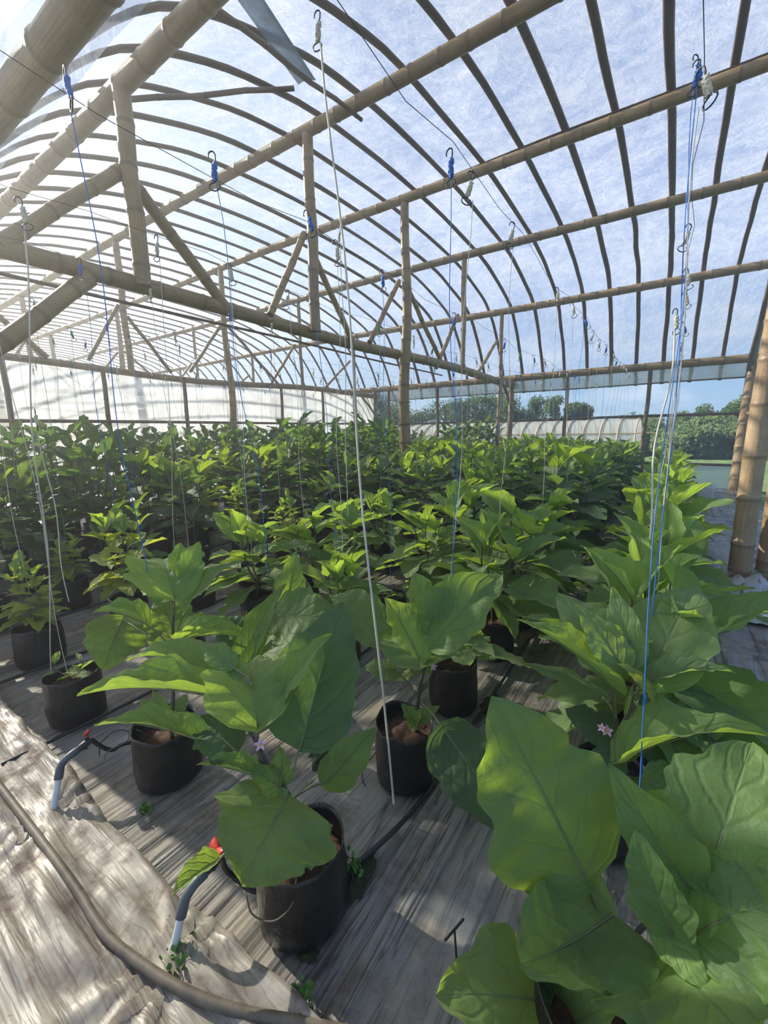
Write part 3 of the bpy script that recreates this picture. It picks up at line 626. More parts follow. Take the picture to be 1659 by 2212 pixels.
   ((0.0831, 0.8978, 0.374), (0.3054, 0.902, 0.7312), (-0.08, -0.5, 0.86), 0.335, 0.06, 0.03, 0.07, 'g', (0.0359, 0.8952, 0.2758)),
   ((0.0157, 0.9124, 0.2907), (0.1503, 0.6541, 0.3732), (-0.07, -0.34, 0.94), 0.27, 0.5, -0.12, 0.08, 'g', (-0.0011, 0.8942, 0.2155)),
   ((0.0707, 0.7822, 0.1573), (0.2934, 0.5799, 0.2626), (-0.02, -0.26, 0.96), 0.235, 0.06, 0.05, 0.07, 'g', (-0.0002, 0.8854, 0.18)),
   ((0.0707, 0.7339, 0.162), (-0.0094, 0.7459, 0.2966), (-0.03, -0.27, 0.96), 0.13, 0.1, 0.05, 0.08, 'g', (0.0003, 0.8836, 0.0666)),
   ((-0.1044, 0.9301, 0.4384), (0.0545, 0.9625, 0.6228), (0.27, -0.6, 0.76), 0.145, 0.28, 0.03, 0.05, 'g', (-0.0862, 0.9366, 0.3601)),
   ((-0.0856, 0.8565, 0.3892), (-0.0081, 0.8893, 0.5474), (0.32, -0.62, 0.72), 0.115, 0.3, 0.03, 0.06, 'g', (-0.0793, 0.9286, 0.3456)),
   ((-0.1402, 0.9461, 0.4549), (-0.2143, 1.1897, 0.6488), (0.14, -0.54, 0.83), 0.26, 0.18, 0.04, 0.09, 'g', (-0.1225, 0.9462, 0.4008)),
   ((-0.1577, 0.9341, 0.4576), (-0.2497, 0.9723, 0.5638), (0.05, -0.3, 0.95), 0.1, 0.2, 0.05, 0.07, 'y', (-0.1225, 0.9462, 0.4008)),
   ((-0.1221, 0.8807, 0.3858), (-0.2638, 0.9275, 0.5421), (0.05, -0.33, 0.94), 0.2, 0, 0.05, 0.06, 'g', (-0.1092, 0.9176, 0.3697)),
   ((-0.0774, 0.8691, 0.3076), (-0.198, 0.7276, 0.4058), (0.03, -0.31, 0.95), 0.34, 0.06, 0.05, 0.05, 'g', (-0.0499, 0.9222, 0.2987)),
   ((-0.0637, 0.8741, 0.3701), (-0.1421, 0.8036, 0.3665), (0.2, -0.44, 0.88), 0.075, -0.1, 0.08, 0.04, 'y', (-0.0572, 0.9187, 0.3151)),
   ((0.149, 0.894, 0.3391), (0.2575, 0.8438, 0.3372), (-0.05, -0.31, 0.95), 0.12, 0.1, 0.05, 0.06, 'g', (0.046, 0.8918, 0.2913)),
   ((-0.1345, 0.9369, 0.4318), (-0.1035, 0.9663, 0.4375), (0.07, -0.47, 0.88), 0.05, 0.3, 0.05, 0.05, 'y', (-0.1223, 0.9465, 0.4027)),
   ((-0.0053, 0.8876, 0.2277), (0.0145, 0.8156, 0.242), (0.0, -0.35, 0.94), 0.04, 0.2, 0.05, 0.05, 'y', None),
  ],
  flowers=[((-0.1579, 0.9483, 0.4651), (-0.11, -0.36, 0.92), 0.014)]),
 'I': dict(pos=(0.07, 1.44), H=0.24,
  stems=[([(0.0112, 1.4377, 0.0401), (0.0406, 1.3905, 0.2437), (0.0712, 1.3708, 0.4628), (0.0865, 1.3647, 0.5891), (0.0707, 1.3949, 0.673), (0.0563, 1.4289, 0.7239)], 0.009, 0.004), ([(0.0603, 1.3757, 0.3982), (0.0345, 1.4089, 0.519), (0.0331, 1.4362, 0.633)], 0.006, 0.003)],
  leaves=[
   ((0.0812, 1.333, 0.5961), (0.3582, 1.2491, 0.7877), (-0.0, -0.08, 1.0), 0.155, 0.85, 0.06, 0.05, 'y', (0.0712, 1.3708, 0.4628)),
   ((0.0751, 1.3822, 0.631), (0.2806, 1.4341, 0.8243), (-0.03, -0.57, 0.82), 0.18, 0.15, 0.06, 0.05, 'p', (0.0815, 1.3617, 0.5609)),
   ((0.07, 1.3558, 0.6617), (0.2097, 1.3604, 0.8289), (-0.03, -0.61, 0.79), 0.12, 0.2, 0.06, 0.06, 'p', (0.0828, 1.364, 0.575)),
   ((0.0425, 1.4116, 0.6612), (0.1237, 1.4777, 0.8679), (-0.02, -0.76, 0.65), 0.11, 0.2, 0.04, 0.07, 'p', (0.0598, 1.3959, 0.6447)),
   ((-0.0059, 1.4555, 0.6009), (-0.1083, 1.729, 0.8398), (0.1, -0.75, 0.65), 0.26, 0.12, 0.04, 0.05, 'p', (0.0359, 1.4101, 0.5821)),
   ((-0.0181, 1.4179, 0.6156), (-0.2071, 1.4862, 0.6709), (0.0, -0.08, 1.0), 0.115, 0.6, 0.08, 0.06, 'p', (0.0309, 1.407, 0.5537)),
   ((0.0141, 1.5384, 0.4847), (-0.2787, 1.577, 0.2105), (-0.01, -0.59, 0.81), 0.33, 0.05, 0.04, 0.05, 'd', (0.0495, 1.3863, 0.4124)),
   ((0.0027, 1.6152, 0.4631), (-0.2972, 1.7469, 0.3032), (-0.0, -0.56, 0.83), 0.26, 0.05, 0.04, 0.06, 'd', (0.0536, 1.3935, 0.4555)),
   ((0.0333, 1.2834, 0.3993), (-0.2713, 1.3063, 0.61), (-0.0, -0.07, 1.0), 0.215, 0.75, 0.12, 0.06, 'g', (0.0441, 1.3811, 0.2667)),
   ((-0.0215, 1.2674, 0.3816), (-0.1479, 1.2841, 0.3457), (0.01, -0.44, 0.9), 0.14, 0.05, 0.05, 0.06, 'g', (0.0369, 1.393, 0.2437)),
   ((0.1232, 1.4623, 0.4793), (0.3619, 1.3811, 0.5685), (-0.02, -0.24, 0.97), 0.1, -0.3, 0.08, 0.06, 'g', (0.0762, 1.3739, 0.4914)),
   ((-0.0274, 1.3698, 0.5935), (0.076, 1.2989, 0.7003), (-0.22, -0.33, 0.92), 0.08, -0.4, 0.12, 0.04, 'c', (0.0249, 1.4111, 0.5536)),
   ((0.0555, 1.4109, 0.3762), (0.223, 1.3855, 0.443), (-0.01, -0.29, 0.96), 0.15, 0, 0.05, 0.06, 'd', (0.0568, 1.382, 0.3619)),
   ((0.0471, 1.3527, 0.4199), (0.0089, 1.3219, 0.3872), (-0.02, -0.56, 0.83), 0.06, 0.1, 0.05, 0.06, 'g', None),
   ((-0.0092, 1.3829, 0.5977), (-0.0421, 1.3383, 0.6273), (0.0, -0.47, 0.88), 0.05, 0.2, 0.05, 0.05, 'y', (0.0262, 1.4135, 0.5677)),
   ((-0.0119, 1.3428, 0.309), (-0.0402, 1.2255, 0.2512), (0.0, -0.51, 0.86), 0.13, 0.1, 0.05, 0.06, 'g', (0.033, 1.3923, 0.2289)),
   ((0.0622, 1.3359, 0.3921), (0.0952, 1.2355, 0.3225), (-0.02, -0.49, 0.87), 0.1, 0.1, 0.05, 0.06, 'd', (0.0496, 1.3908, 0.3251)),
  ],
  flowers=[((0.0877, 1.3108, 0.4658), (0.13, -0.93, 0.34), 0.018), ((0.1024, 1.3027, 0.4743), (0.33, -0.77, 0.54), 0.014)]),
}
HERO_LABELS = [('A', 'eggplant with the microtube loop, wide drooping leaf hiding its black bag, second row', 11), ('D', 'eggplant beside the red valve, pale upright leaf tops, first bag of the third row', 12), ('G', 'eggplant behind the big veined leaf, second bag of the third row', 13), ('B', 'eggplant with white twine hanging down its bag, second bag of the second row', 14), ('H', 'huge-leaved eggplant at the very front, first bag of the row by the photographer', 15), ('I', 'broad pale-leaved eggplant with pink star flowers, second bag of the row by the photographer', 16)]

for key, label, seed in HERO_LABELS: hero(key, label, HERO[key]['pos'], HERO[key], seed, HERO[key].get('bag', True))

# --- growth habits of the other plants
def habit(kind, seed):
    """returns stem mesh, list of leaf meshes (or one foliage mesh), flowers for one growth habit"""
    rg = random.Random(seed); st = MB(); leaves = []; fl = []
    if kind == 'bushy': H, nb, nl, l0, l1 = .72, 3, 25, .21, .34
    elif kind == 'low': H, nb, nl, l0, l1 = .50, 2, 13, .17, .28
    elif kind == 'tall': H, nb, nl, l0, l1 = 1.45, 4, 40, .18, .31
    elif kind == 'half': H, nb, nl, l0, l1 = 1.08, 4, 36, .18, .32
    elif kind == 'yellow': H, nb, nl, l0, l1 = .80, 4, 46, .11, .19
    else: H, nb, nl, l0, l1 = .34, 2, 10, .04, .085
    z0 = .17; fork = z0 + (H - z0) * (.30 if kind in ('tall', 'half') else .22)
    top = []
    base = Vector((0, 0, z0 - .02)); f = Vector((rg.uniform(-.02, .02), rg.uniform(-.02, .02), fork))
    r0 = .009 if kind in ('tall', 'half', 'bushy') else (.006 if kind != 'seedling' else .003)
    st.tube(catmull([tuple(base), tuple((base + f) / 2 + Vector((rg.uniform(-.01, .01), rg.uniform(-.01, .01), 0))), tuple(f)], 3), [r0, r0, r0, r0 * .95, r0 * .95, r0 * .9, r0 * .9], 7)
    br = []; a0 = rg.uniform(0, 6.28)
    for k in range(nb):
        a = a0 + 2 * PI * k / nb + rg.uniform(-.3, .3); sp = (.10 if kind not in ('tall', 'half') else .17) * rg.uniform(.6, 1.2); hh = H * rg.uniform(.84, 1.0)
        e = Vector((sp * math.cos(a), sp * math.sin(a), hh)); mid = f.lerp(e, .5) + Vector((sp * .3 * math.cos(a), sp * .3 * math.sin(a), -.02))
        P = [Vector(p) for p in catmull([tuple(f), tuple(mid), tuple(e)], 5)]
        st.tube(P, [r0 * (.8 - .5 * i / (len(P) - 1)) for i in range(len(P))], 6); br.append((P, a))
    for i in range(nl):
        P, ba = br[i % nb]; q = (i // nb + rg.random() * .6) / max(1, (nl / nb)); lo = .02 if kind not in ('tall',) else .0
        q = min(.999, lo + q * (1 - lo)); x = q * (len(P) - 1); k = int(x); p = P[k].lerp(P[min(k + 1, len(P) - 1)], x - k)
        az = ba + (i // nb) * 2.4 + rg.uniform(-.5, .5) if q < .85 else ba + rg.uniform(-1.2, 1.2) + (i % 2) * PI
        L = (l1 + (l0 - l1) * q) * rg.uniform(.8, 1.15)
        el = (-.35 + 1.25 * q ** 1.3) + rg.uniform(-.28, .28)                    # upper leaves stand up, lower ones hang out
        pl = L * (.28 if q < .8 else .12); d = Vector((math.cos(az) * math.cos(el + .35), math.sin(az) * math.cos(el + .35), math.sin(el + .35)))
        P0 = p + d * pl; d2 = Vector((math.cos(az) * math.cos(el), math.sin(az) * math.cos(el), math.sin(el)))
        P1 = P0 + d2 * L
        if P1.z < .05: P1.z = .05 + rg.random() * .05
        up = Vector((-math.cos(az) * math.sin(el), -math.sin(az) * math.sin(el), math.cos(el))) + Vector((rg.uniform(-.35, .35), rg.uniform(-.35, .35), 0))
        lm = MB(); lob = .09 if kind != 'yellow' else .17
        fold = rg.uniform(.1, .45) + .4 * q * q
        leaf(lm, P0, P1, up, L * rg.uniform(.58, .74), fold, rg.uniform(-.02, .10), lob, seed * 97 + i, 9 if kind in ('tall', 'half', 'yellow') else 13, 3 if kind in ('tall', 'half', 'yellow') else 4, p, .0026 if kind != 'seedling' else .0012)
        leaves.append((lm, q))
    if kind in ('bushy', 'low', 'half'):
        for k in range(rg.choice((1, 2))):
            P, ba = br[k % nb]; p = P[2] + Vector((rg.uniform(-.05, .05), rg.uniform(-.05, .05), .0)); fl.append((p, (rg.uniform(-1, 1), rg.uniform(-1, 1), -.3)))
    return st, leaves, fl

def stem_mat(kind): return M['stem_dark'] if kind not in ('seedling', 'yellow') else M['stem']
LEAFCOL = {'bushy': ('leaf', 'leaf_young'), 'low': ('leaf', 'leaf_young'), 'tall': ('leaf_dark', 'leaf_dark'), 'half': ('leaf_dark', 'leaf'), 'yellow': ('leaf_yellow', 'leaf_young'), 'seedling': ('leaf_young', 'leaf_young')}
PROTO = {}
def proto(kind, n, split):
    """parent-less source meshes for one habit"""
    key = (kind, n, split)
    if key in PROTO: return PROTO[key]
    st, lv, fl = habit(kind, 1000 + n * 13 + len(kind) * 101)
    parts = [('stem', st.mesh('stem', [stem_mat(kind)]))]
    a, b = LEAFCOL[kind]
    if split:
        for lm, q in lv: parts.append(('leaf', lm.mesh('leaf', [M[b if q > .72 else a], M['stem']])))
    else:
        one = MB()
        for lm, q in lv:
            o = len(one.v); one.v += lm.v; one.f += [tuple(i + o for i in f) for f in lm.f]; one.uv += lm.uv
            one.m += [(1 if mi else (2 if q > .72 else 0)) for mi in lm.m]
        parts.append(('foliage', one.mesh('foliage', [M[a], M['stem'], M[b]])))
    e = D.objects.new('tmp', None)
    for p, d in fl:
        f = flower(e, p, d, .014); parts.append(('flower', f.data)); D.objects.remove(f)
    D.objects.remove(e)
    PROTO[key] = parts; return parts
BAGS = []
for k in range(5):
    b = grow_bag('grow_bag', 300 + k, None, R=.122, H=.235 + .01 * (k % 3)); s = potting_soil(300 + k, None, R=.112, z=.178)
    BAGS.append((b.data, s.data)); D.objects.remove(b); D.objects.remove(s)

KINDTXT = {'bushy': 'bushy eggplant in black grow bag', 'low': 'low young eggplant in black bag', 'tall': 'tall dark eggplant in black bag',
           'half': 'waist-high eggplant in black bag', 'yellow': 'yellowing plant in black bag', 'seedling': 'black bag with small seedling'}
def plant(kind, n, x, y, rz, sc, label, split, seed):
    rg = random.Random(seed)
    t = thing('potted_eggplant' if kind != 'yellow' else 'potted_plant', label, 'potted plant', (x, y, 0), rz, 'potted eggplant rows')
    bm_, sm_ = BAGS[seed % 5]
    o = link('grow_bag', bm_, t); o.rotation_euler.z = rg.uniform(0, 6); link('potting_soil', sm_, t)
    for nm, me in proto(kind, n, split):
        c = link(nm, me, t)
        z = .17 * (1 - sc); c.scale = (sc, sc, sc); c.location = (0, 0, z)
    return t

ROWX = [.03, .80, 1.56, 2.36, 3.16, 3.96, 4.74, 5.52, 6.30, 7.08, 7.80]
SKIP = {(0, 0), (0, 1), (1, 0), (1, 1), (2, 0), (2, 1)}            # built leaf by leaf above
FIX = {(3, 0): ('seedling', 1.0), (3, 1): ('seedling', .9), (4, 0): ('yellow', .75), (4, 1): ('yellow', 1.15), (5, 0): ('tall', .8), (2, 2): ('bushy', .85), (2, 3): ('seedling', 1.2), (3, 2): ('bushy', 1.1),
       (3, 3): ('bushy', 1.0), (4, 2): ('seedling', .9), (4, 3): ('low', .8), (1, 2): ('low', 1.0), (5, 1): ('yellow', .7), (5, 2): ('low', .8), (4, 4): ('yellow', .9), (5, 4): ('yellow', 1.0), (4, 5): ('half', .8)}
count_ = 0; PLANTS = []
for k, x in enumerate(ROWX):
    for j in range(21):
        if (k, j) in SKIP: continue
        y = .74 + .54 * j
        if y > 11.4 or (abs(x - X_TRUSS) < .45 and abs(y - 6.09) < .25): continue
        rg = random.Random(k * 100 + j); r = rg.random()
        if (k, j) in FIX: kind, sc = FIX[(k, j)]
        elif k == 0: kind, sc = ('bushy', rg.uniform(1.05, 1.25))
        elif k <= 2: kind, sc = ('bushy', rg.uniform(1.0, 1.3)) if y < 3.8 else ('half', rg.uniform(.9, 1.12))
        elif k <= 4: kind, sc = (('yellow', rg.uniform(.8, 1.2)) if r < .11 and y < 5 else ('bushy', rg.uniform(.8, 1.2)) if y < 3.6 else ('half', rg.uniform(.9, 1.15)))
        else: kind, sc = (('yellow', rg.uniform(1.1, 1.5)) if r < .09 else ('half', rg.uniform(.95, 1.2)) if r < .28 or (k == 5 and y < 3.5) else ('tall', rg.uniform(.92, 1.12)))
        nv = 4 if kind in ('bushy', 'tall') else (3 if kind in ('half', 'low', 'yellow') else 2)
        split = (k <= 1 and j <= 5) or (k <= 3 and j <= 3)
        lab = '%s, %s from the path in the %s row' % (KINDTXT[kind], ordinal(j + 1), ordinal(k + 1))
        px_, py_ = x + rg.uniform(-.05, .05), y + rg.uniform(-.06, .06)
        plant(kind, rg.randrange(nv), px_, py_, rg.uniform(0, 6.28), sc, lab, split, k * 40 + j)
        PLANTS.append((k, j, px_, py_, .17 + (({'bushy': .6, 'low': .42, 'tall': 1.2, 'half': .85, 'yellow': .6, 'seedling': .15}[kind]) * sc)))

# ------------------------------------------------------------------ overhead wires and hanging strings
def wire_z(k, y): return 2.43 + .05 * math.sin(k * 2.1) - .10 * math.sin(PI * min(1, y / 11.8)) + .02 * math.sin(y * 3 + k)
for k, x in enumerate(ROWX):
    m = MB(); m.tube([(x + .015 * math.sin(i * 1.9 + k), y, wire_z(k, y) + .01 * math.sin(i * 2.7)) for i, y in enumerate(frange(.15, 11.82, .3))], .0013, 5)
    tag(m.build('overhead_wire', M['wire']), 'thin dark overhead wire strung above the %s plant row' % ordinal(k + 1), 'wire', 'overhead wires')

def string_parts(seed, big=1.0):
    """a wire hook, the spare twine wound on it"""
    rg = random.Random(seed); hk = MB(); s = .040 * big
    pts = [Vector((0, 0, -s * 2.4)), Vector((.1 * s, 0, -s * 1.2)), Vector((-.1 * s, 0, -s * .5))] + [Vector((s * .35 * (1 - math.cos(a)) - .1 * s, 0, s * .35 * math.sin(a) - s * .2)) for a in frange(.3, 3.6, .5)]
    lo = [Vector((s * .55 * math.sin(a), 0, -s * 2.4 - s * .35 * (1 - math.cos(a)))) for a in frange(0, 5.6, .6)]
    hk.tube(pts, .0026 * big, 6); hk.tube(lo, .0024 * big, 6)
    sp = MB(); n = 26
    turns = [Vector((s * .22 * math.cos(i * 1.1), s * .16 * math.sin(i * 1.1) , -s * (.75 + 1.5 * abs(((i / n * 4) % 2) - 1)))) for i in range(n)]
    sp.tube(turns, .0042 * big, 5); sp.tube([Vector((0, 0, -s * .7)), Vector((0, 0, -s * 1.5)), Vector((0, 0, -s * 2.3))], [s * .10, s * .2, s * .1], 7)
    return hk.mesh('hook', [M['wire']]), sp
HK = [string_parts(i) for i in range(3)]
SPM = {(i, c): None for i in range(3) for c in ('white_twine', 'blue_twine', 'green_twine', 'red_twine')}
for i in range(3):
    for c in ('white_twine', 'blue_twine', 'green_twine', 'red_twine'):
        SPM[(i, c)] = HK[i][1].mesh('spool', [M[c]])
COLN = {'white_twine': 'white', 'blue_twine': 'blue', 'green_twine': 'green', 'red_twine': 'red'}
def string(x, y, z, low, colour, label, seed, r=.0016, group='hanging trellis strings', curl=0.0):
    rg = random.Random(seed); rz = rg.uniform(-.8, .8); t = thing('trellis_string', label, 'trellis string', (x, y, z), rz, group)
    i = seed % 3; a = link('hook', HK[i][0], t); b = link('spool', SPM[(i, colour)], t)
    a.rotation_euler.y = b.rotation_euler.y = rg.uniform(-.35, .35)
    m = MB(); L = Vector(low) - Vector((x, y, z)); R = Matrix.Rotation(-rz, 4, 'Z'); L = R @ L
    n = 14; pts = []
    for q in range(n + 1):
        u = q / n; w = .012 * math.sin(u * PI) + .003
        pts.append(L * u + Vector((w * math.sin(u * 9 + seed), w * math.sin(u * 7 + seed * 2), -.10 * (1 - u) if u < 1 else 0)))
    pts[0] = Vector((0, 0, -.10))
    m.tube(pts, r, 5); m.build('twine', M[colour], t)
    return t
for (k, j, x, y, zt) in PLANTS:
    rg = random.Random(k * 71 + j * 13 + 4)
    if rg.random() < .10: continue
    cr = rg.random(); c = 'white_twine' if cr < .56 else 'blue_twine' if cr < .93 else 'green_twine' if cr < .985 else 'red_twine'
    z = wire_z(k, y)
    string(ROWX[k], y + rg.uniform(-.1, .1), z, (x + rg.uniform(-.03, .03), y + rg.uniform(-.05, .05), max(.25, zt * rg.uniform(.55, .9))), c,
           '%s trellis string over the %s plant from the path in the %s row' % (COLN[c], ordinal(j + 1), ordinal(k + 1)), k * 29 + j)
string(1.2824, 1.4887, 2.9651, (0.7191, 1.0784, 0.0509), 'white_twine', 'thick white twine hanging from the high hook down to the bag of the second row', 901, 0.0042)
string(0.0503, 2.6906, 1.9476, (0.0579, 1.9721, 0.7295), 'white_twine', 'thick white twine ending in the broad leaves of the front row', 902, 0.0045)
string(2.36, 0.7845, 2.3575, (2.9145, 0.7522, 0.0), 'white_twine', 'pale twine hanging to the seedling bag with black rim near the path', 903, 0.0034)
string(3, 0.908, 1.526, (2.9, 0.8902, 0.4039), 'white_twine', 'pale frayed twine with a loop near the yellowing plant', 904, 0.003)
string(0.0575, 2.4662, 2.8681, (-0.0182, 1.3324, 0.1379), 'blue_twine', 'bright blue twine falling in front of the broad pale-leaved eggplant', 905, 0.0022)
string(0.0747, 2.674, 3.0172, (-0.0147, 1.0526, 0.2728), 'blue_twine', 'second bright blue twine reaching the huge-leaved front eggplant', 906, 0.0018)
string(1.52, 0.66, 2.4, (1.58, 0.74, 0.75), 'blue_twine', 'blue trellis string over the first bag of the third row', 908, 0.0016)
string(1.5, 1.12, 2.39, (1.56, 1.28, 0.7), 'blue_twine', 'blue trellis string over the second bag of the third row', 909, 0.0016)
string(0.77, 1.6, 2.38, (0.8, 1.75, 0.6), 'blue_twine', 'blue trellis string between second and third bags of the second row', 910, 0.0016)
string(1.5, 1.6, 2.38, (1.56, 1.8, 0.6), 'blue_twine', 'blue trellis string between second and third bags of the third row', 911, 0.0016)
string(2.1109, 2.5887, 2.8126, (1.8749, 2.282, 0.7837), 'white_twine', 'white twine knotted to the purlin above the second row', 907, 0.003)

# ------------------------------------------------------------------ irrigation and small things on the floor
def riser(base, top, elbow_dir, label, seed):
    t = thing('irrigation_riser', label, 'irrigation pipe', base, 0, 'irrigation risers'); o = Vector(base)
    b = Vector((0, 0, -.01)); tp = Vector(top) - o; d = (tp - b).normalized(); e = Vector(elbow_dir).normalized()
    m = MB(); m.tube([b, tp - d * .035], .0105, 14); m.build('pipe', M['pvc'], t)
    m = MB(); c = tp; arc = [tp - d * .05, tp - d * .047, tp - d * .016] + [tp + (e * (1 - math.cos(a)) * .03 + d * (math.sin(a) * .022 - .012)) for a in frange(.3, 1.5, .3)] + [tp + e * .055 + d * .010, tp + e * .06 + d * .01]
    m.tube(arc, [.0105, .0145, .0145] + [.0135] * 5 + [.0145, .0105], 14); m.build('elbow', M['pvc_grey'], t)
    v = tp + e * .085 + d * .012
    m = MB(); m.tube([tp + e * .055 + d * .01, tp + e * .07 + d * .011, v, v + e * .02], [.011, .014, .014, .010], 12); m.tube([v - d * .02, v + d * .022], .008, 10); vb = m.build('valve_body', M['tube'], t)
    m = MB(); s = e.cross(d).normalized(); hc = v + d * .03
    for sg in (-1, 1):
        rows = []
        for i in range(6):
            u = i / 5; p = hc + s * (sg * .030 * u) + d * (.012 * u); w = .008 + .004 * math.sin(u * 3)
            rows.append([p + e * w * 1.3, p + d * .006, p - e * w * 1.3, p - d * .006])
        m.grid(rows, [[(0, 0)] * 4] * 6, closed=True); m.poly(rows[-1])
    m.tube([v + d * .015, hc + d * .004], .007, 8); m.build('valve_handle', M['valve'], t)
    return v + e * .02 + o
def lay(name, label, cat, pts, r, mat, n=10, group=None, sub=5):
    m = MB(); m.tube([Vector(p) for p in catmull([tuple(p) for p in pts], sub)], r, n); return tag(m.build(name, M[mat]), label, cat, group)

e1 = riser((1.74, 0.37, 0), (1.8118, 0.445, 0.15), (-.12, .95, .28), 'pale riser pipe with red valve handle beside the second bag row along the path', 1)
e2 = riser((0.97, 0.38, 0), (0.9747, 0.4455, 0.15), (-.12, .95, .28), 'pale riser pipe with grey elbow half hidden under a drooping leaf', 2)
lay('drip_line', 'black drip line running from the red valve along the third plant row', 'hose', [e1, (1.8036, 0.611, 0.1), (1.8252, 0.7117, 0.06), (1.55, 1.0, .02), (1.49, 2.0, .015), (1.5, 6.0, .015), (1.52, 11.2, .015)], .0085, 'tube', group='drip lines')
lay('drip_line', 'black drip line running from the grey elbow along the second plant row', 'hose', [e2, (0.9728, 0.5825, 0.08), (.86, .66, .02), (.68, 1.0, .015), (.66, 2.0, .015), (.72, 6.0, .015), (.78, 11.2, .015)], .0085, 'tube', group='drip lines')
for k in (3, 4, 5, 6, 7):
    lay('drip_line', 'black drip line lying along the %s plant row' % ordinal(k + 1), 'hose', [(ROWX[k] - .16, .35, .03), (ROWX[k] - .15, 1.2, .015), (ROWX[k] - .14, 5, .015), (ROWX[k] - .15, 11.2, .015)], .0085, 'tube', group='drip lines')
lay('main_hose', 'thick dusty brown hose curving along the silver path', 'hose', [(2.4028, 0.3046, 0.04), (1.9427, 0.3113, 0.04), (1.5931, 0.3164, 0.04), (1.3584, 0.3172, 0.04), (1.1517, 0.3128, 0.04), (0.9653, 0.3412, 0.04), (0.8359, 0.3741, 0.04), (0.718, 0.418, 0.04), (0.596, 0.4777, 0.04), (0.4401, 0.5528, 0.04)], .0125, 'hose', n=14)
lay('microtube', 'thin black microtube looping in front of the bag with the drooping leaf', 'tube', [(0.8854, 0.5348, 0.1678), (0.8191, 0.5236, 0.1899), (0.7846, 0.5154, 0.1585), (0.7318, 0.5375, 0.1514), (0.7032, 0.5762, 0.1801), (0.7317, 0.621, 0.1921), (0.7679, 0.6606, 0.2037)], .0022, 'hose', n=6)
lay('microtube', 'thin black microtube arching over the film behind the red valve', 'tube', [(1.9211, 0.6054, 0.02), (1.8257, 0.5872, 0.1391), (1.7596, 0.6223, 0.2021), (1.7129, 0.6533, 0.1975), (1.6427, 0.6591, 0.228), (1.6105, 0.6761, 0.2059)], .0024, 'tube', n=6)
lay('microtube', 'thin microtube bending down from the black bag of the second bag in the third row', 'tube', [(1.8907, 0.6102, 0.015), (1.7753, 0.593, 0.1217), (1.7172, 0.6419, 0.1609), (1.7362, 0.6589, 0.1837)], .0020, 'hose', n=6)
lay('microtube', 'thin microtube curled against the bag with the hanging white twine', 'tube', [(0.758, 1.1377, 0.02), (0.8497, 1.1435, -0.028), (0.8911, 1.1244, 0.0122), (0.9195, 1.1637, 0.0531), (0.9085, 1.1965, 0.0557), (0.8281, 1.1832, 0.1869)], .0022, 'tube', n=6)
lay('microtube', 'thin microtube arching beside the plant with pink star flowers', 'tube', [(0.2754, 1.8205, 0.02), (0.2045, 1.4754, 0.3496), (0.1536, 1.4696, 0.387), (0.1096, 1.438, 0.3334)], .0022, 'tube', n=6)
DRIP = [(0.3372, 0.7913, .12, .3)]
TUFTS = [(0.9396, 0.4053, .045, 'at the foot of the grey elbow riser'), (0.613, 0.525, .03, 'at the torn path edge'), (1.4711, 0.5809, .02, 'under the bag beside the red valve'), (0.7148, 0.8293, .04, 'behind the bag with the drooping leaf'), (-.72, 4.75, .12, 'on the soil heap')]
MOSS = [(0.694, 0.8263, .035, .09, 'beside the bag with the drooping leaf'), (0.651, 1.883, .05, .09, 'between two bags of the second row'), (0.7073, 0.6084, .05, .03, 'under the bag with the drooping leaf'), (1.1129, 1.1389, .07, .06, 'on the film under the big veined leaf')]

def dripper(x, y, z, a, label):
    t = thing('drip_stake', label, 'drip stake', (x, y, 0), a, 'drip stakes')
    m = MB(); m.tube([(0, 0, 0), (.012, 0, z)], .0028, 6); m.build('stake', M['tube'], t)
    m = MB(); m.tube([(.012, -.035, z), (.012, .035, z + .004)], [.0035, .0035], 6); m.build('emitter', M['tube'], t)
def tuft(x, y, s, label, seed):
    rg = random.Random(seed); m = MB()
    for i in range(34):
        a = rg.uniform(0, 6.28); q = s * rg.uniform(.1, 1); p = Vector((x + q * math.cos(a), y + q * math.sin(a), .01)); h = s * rg.uniform(.3, .9); d = Vector((rg.uniform(-.5, .5), rg.uniform(-.5, .5), 1)).normalized()
        e = d.orthogonal().normalized(); e = Matrix.Rotation(rg.uniform(0, 6.28), 3, d) @ e
        p2 = p + d * h; rows = [[p2 - e * .001, p2 + e * .001]] + [[p2 + d * (.014 * u) - e * w + d.cross(e) * .004 * u, p2 + d * (.014 * u) + e * w + d.cross(e) * .004 * u] for u, w in ((.4, .006), (.8, .006), (1.2, .001))]
        m.grid(rows, [[(0, 0)] * 2] * 4); m.tube([p, p2], .0007, 4)
    return tag(m.build('weed_tuft', M['weed']), label, 'weed', 'small weeds in the film')
def moss(x, y, rx, ry, label, seed):
    m = MB(); rows = []
    for k in range(7):
        r = k / 6; rows.append([Vector((x + rx * r * math.cos(a) * (1 + .35 * noise.noise(Vector((math.cos(a) * 2, math.sin(a) * 2, seed)))), y + ry * r * math.sin(a) * (1 + .35 * noise.noise(Vector((math.cos(a) * 2, math.sin(a) * 2, seed + 9)))), .012 + (1 - r) * .012 * (1 + noise.noise(Vector((a * 3, r * 9, seed)))) - .014 * r)) for a in [2 * PI * j / 28 for j in range(28)]])
    rows = [[p + Vector((.02 * noise.noise(p * 45), .02 * noise.noise(p * 45 + Vector((5, 5, 5))), .010 * noise.noise(p * 60))) for p in r] for r in rows]
    m.grid(rows, [[(0, 0)] * 28] * 7, closed=True); return tag(m.build('moss_patch', M['moss']), label, 'moss', 'moss patches')

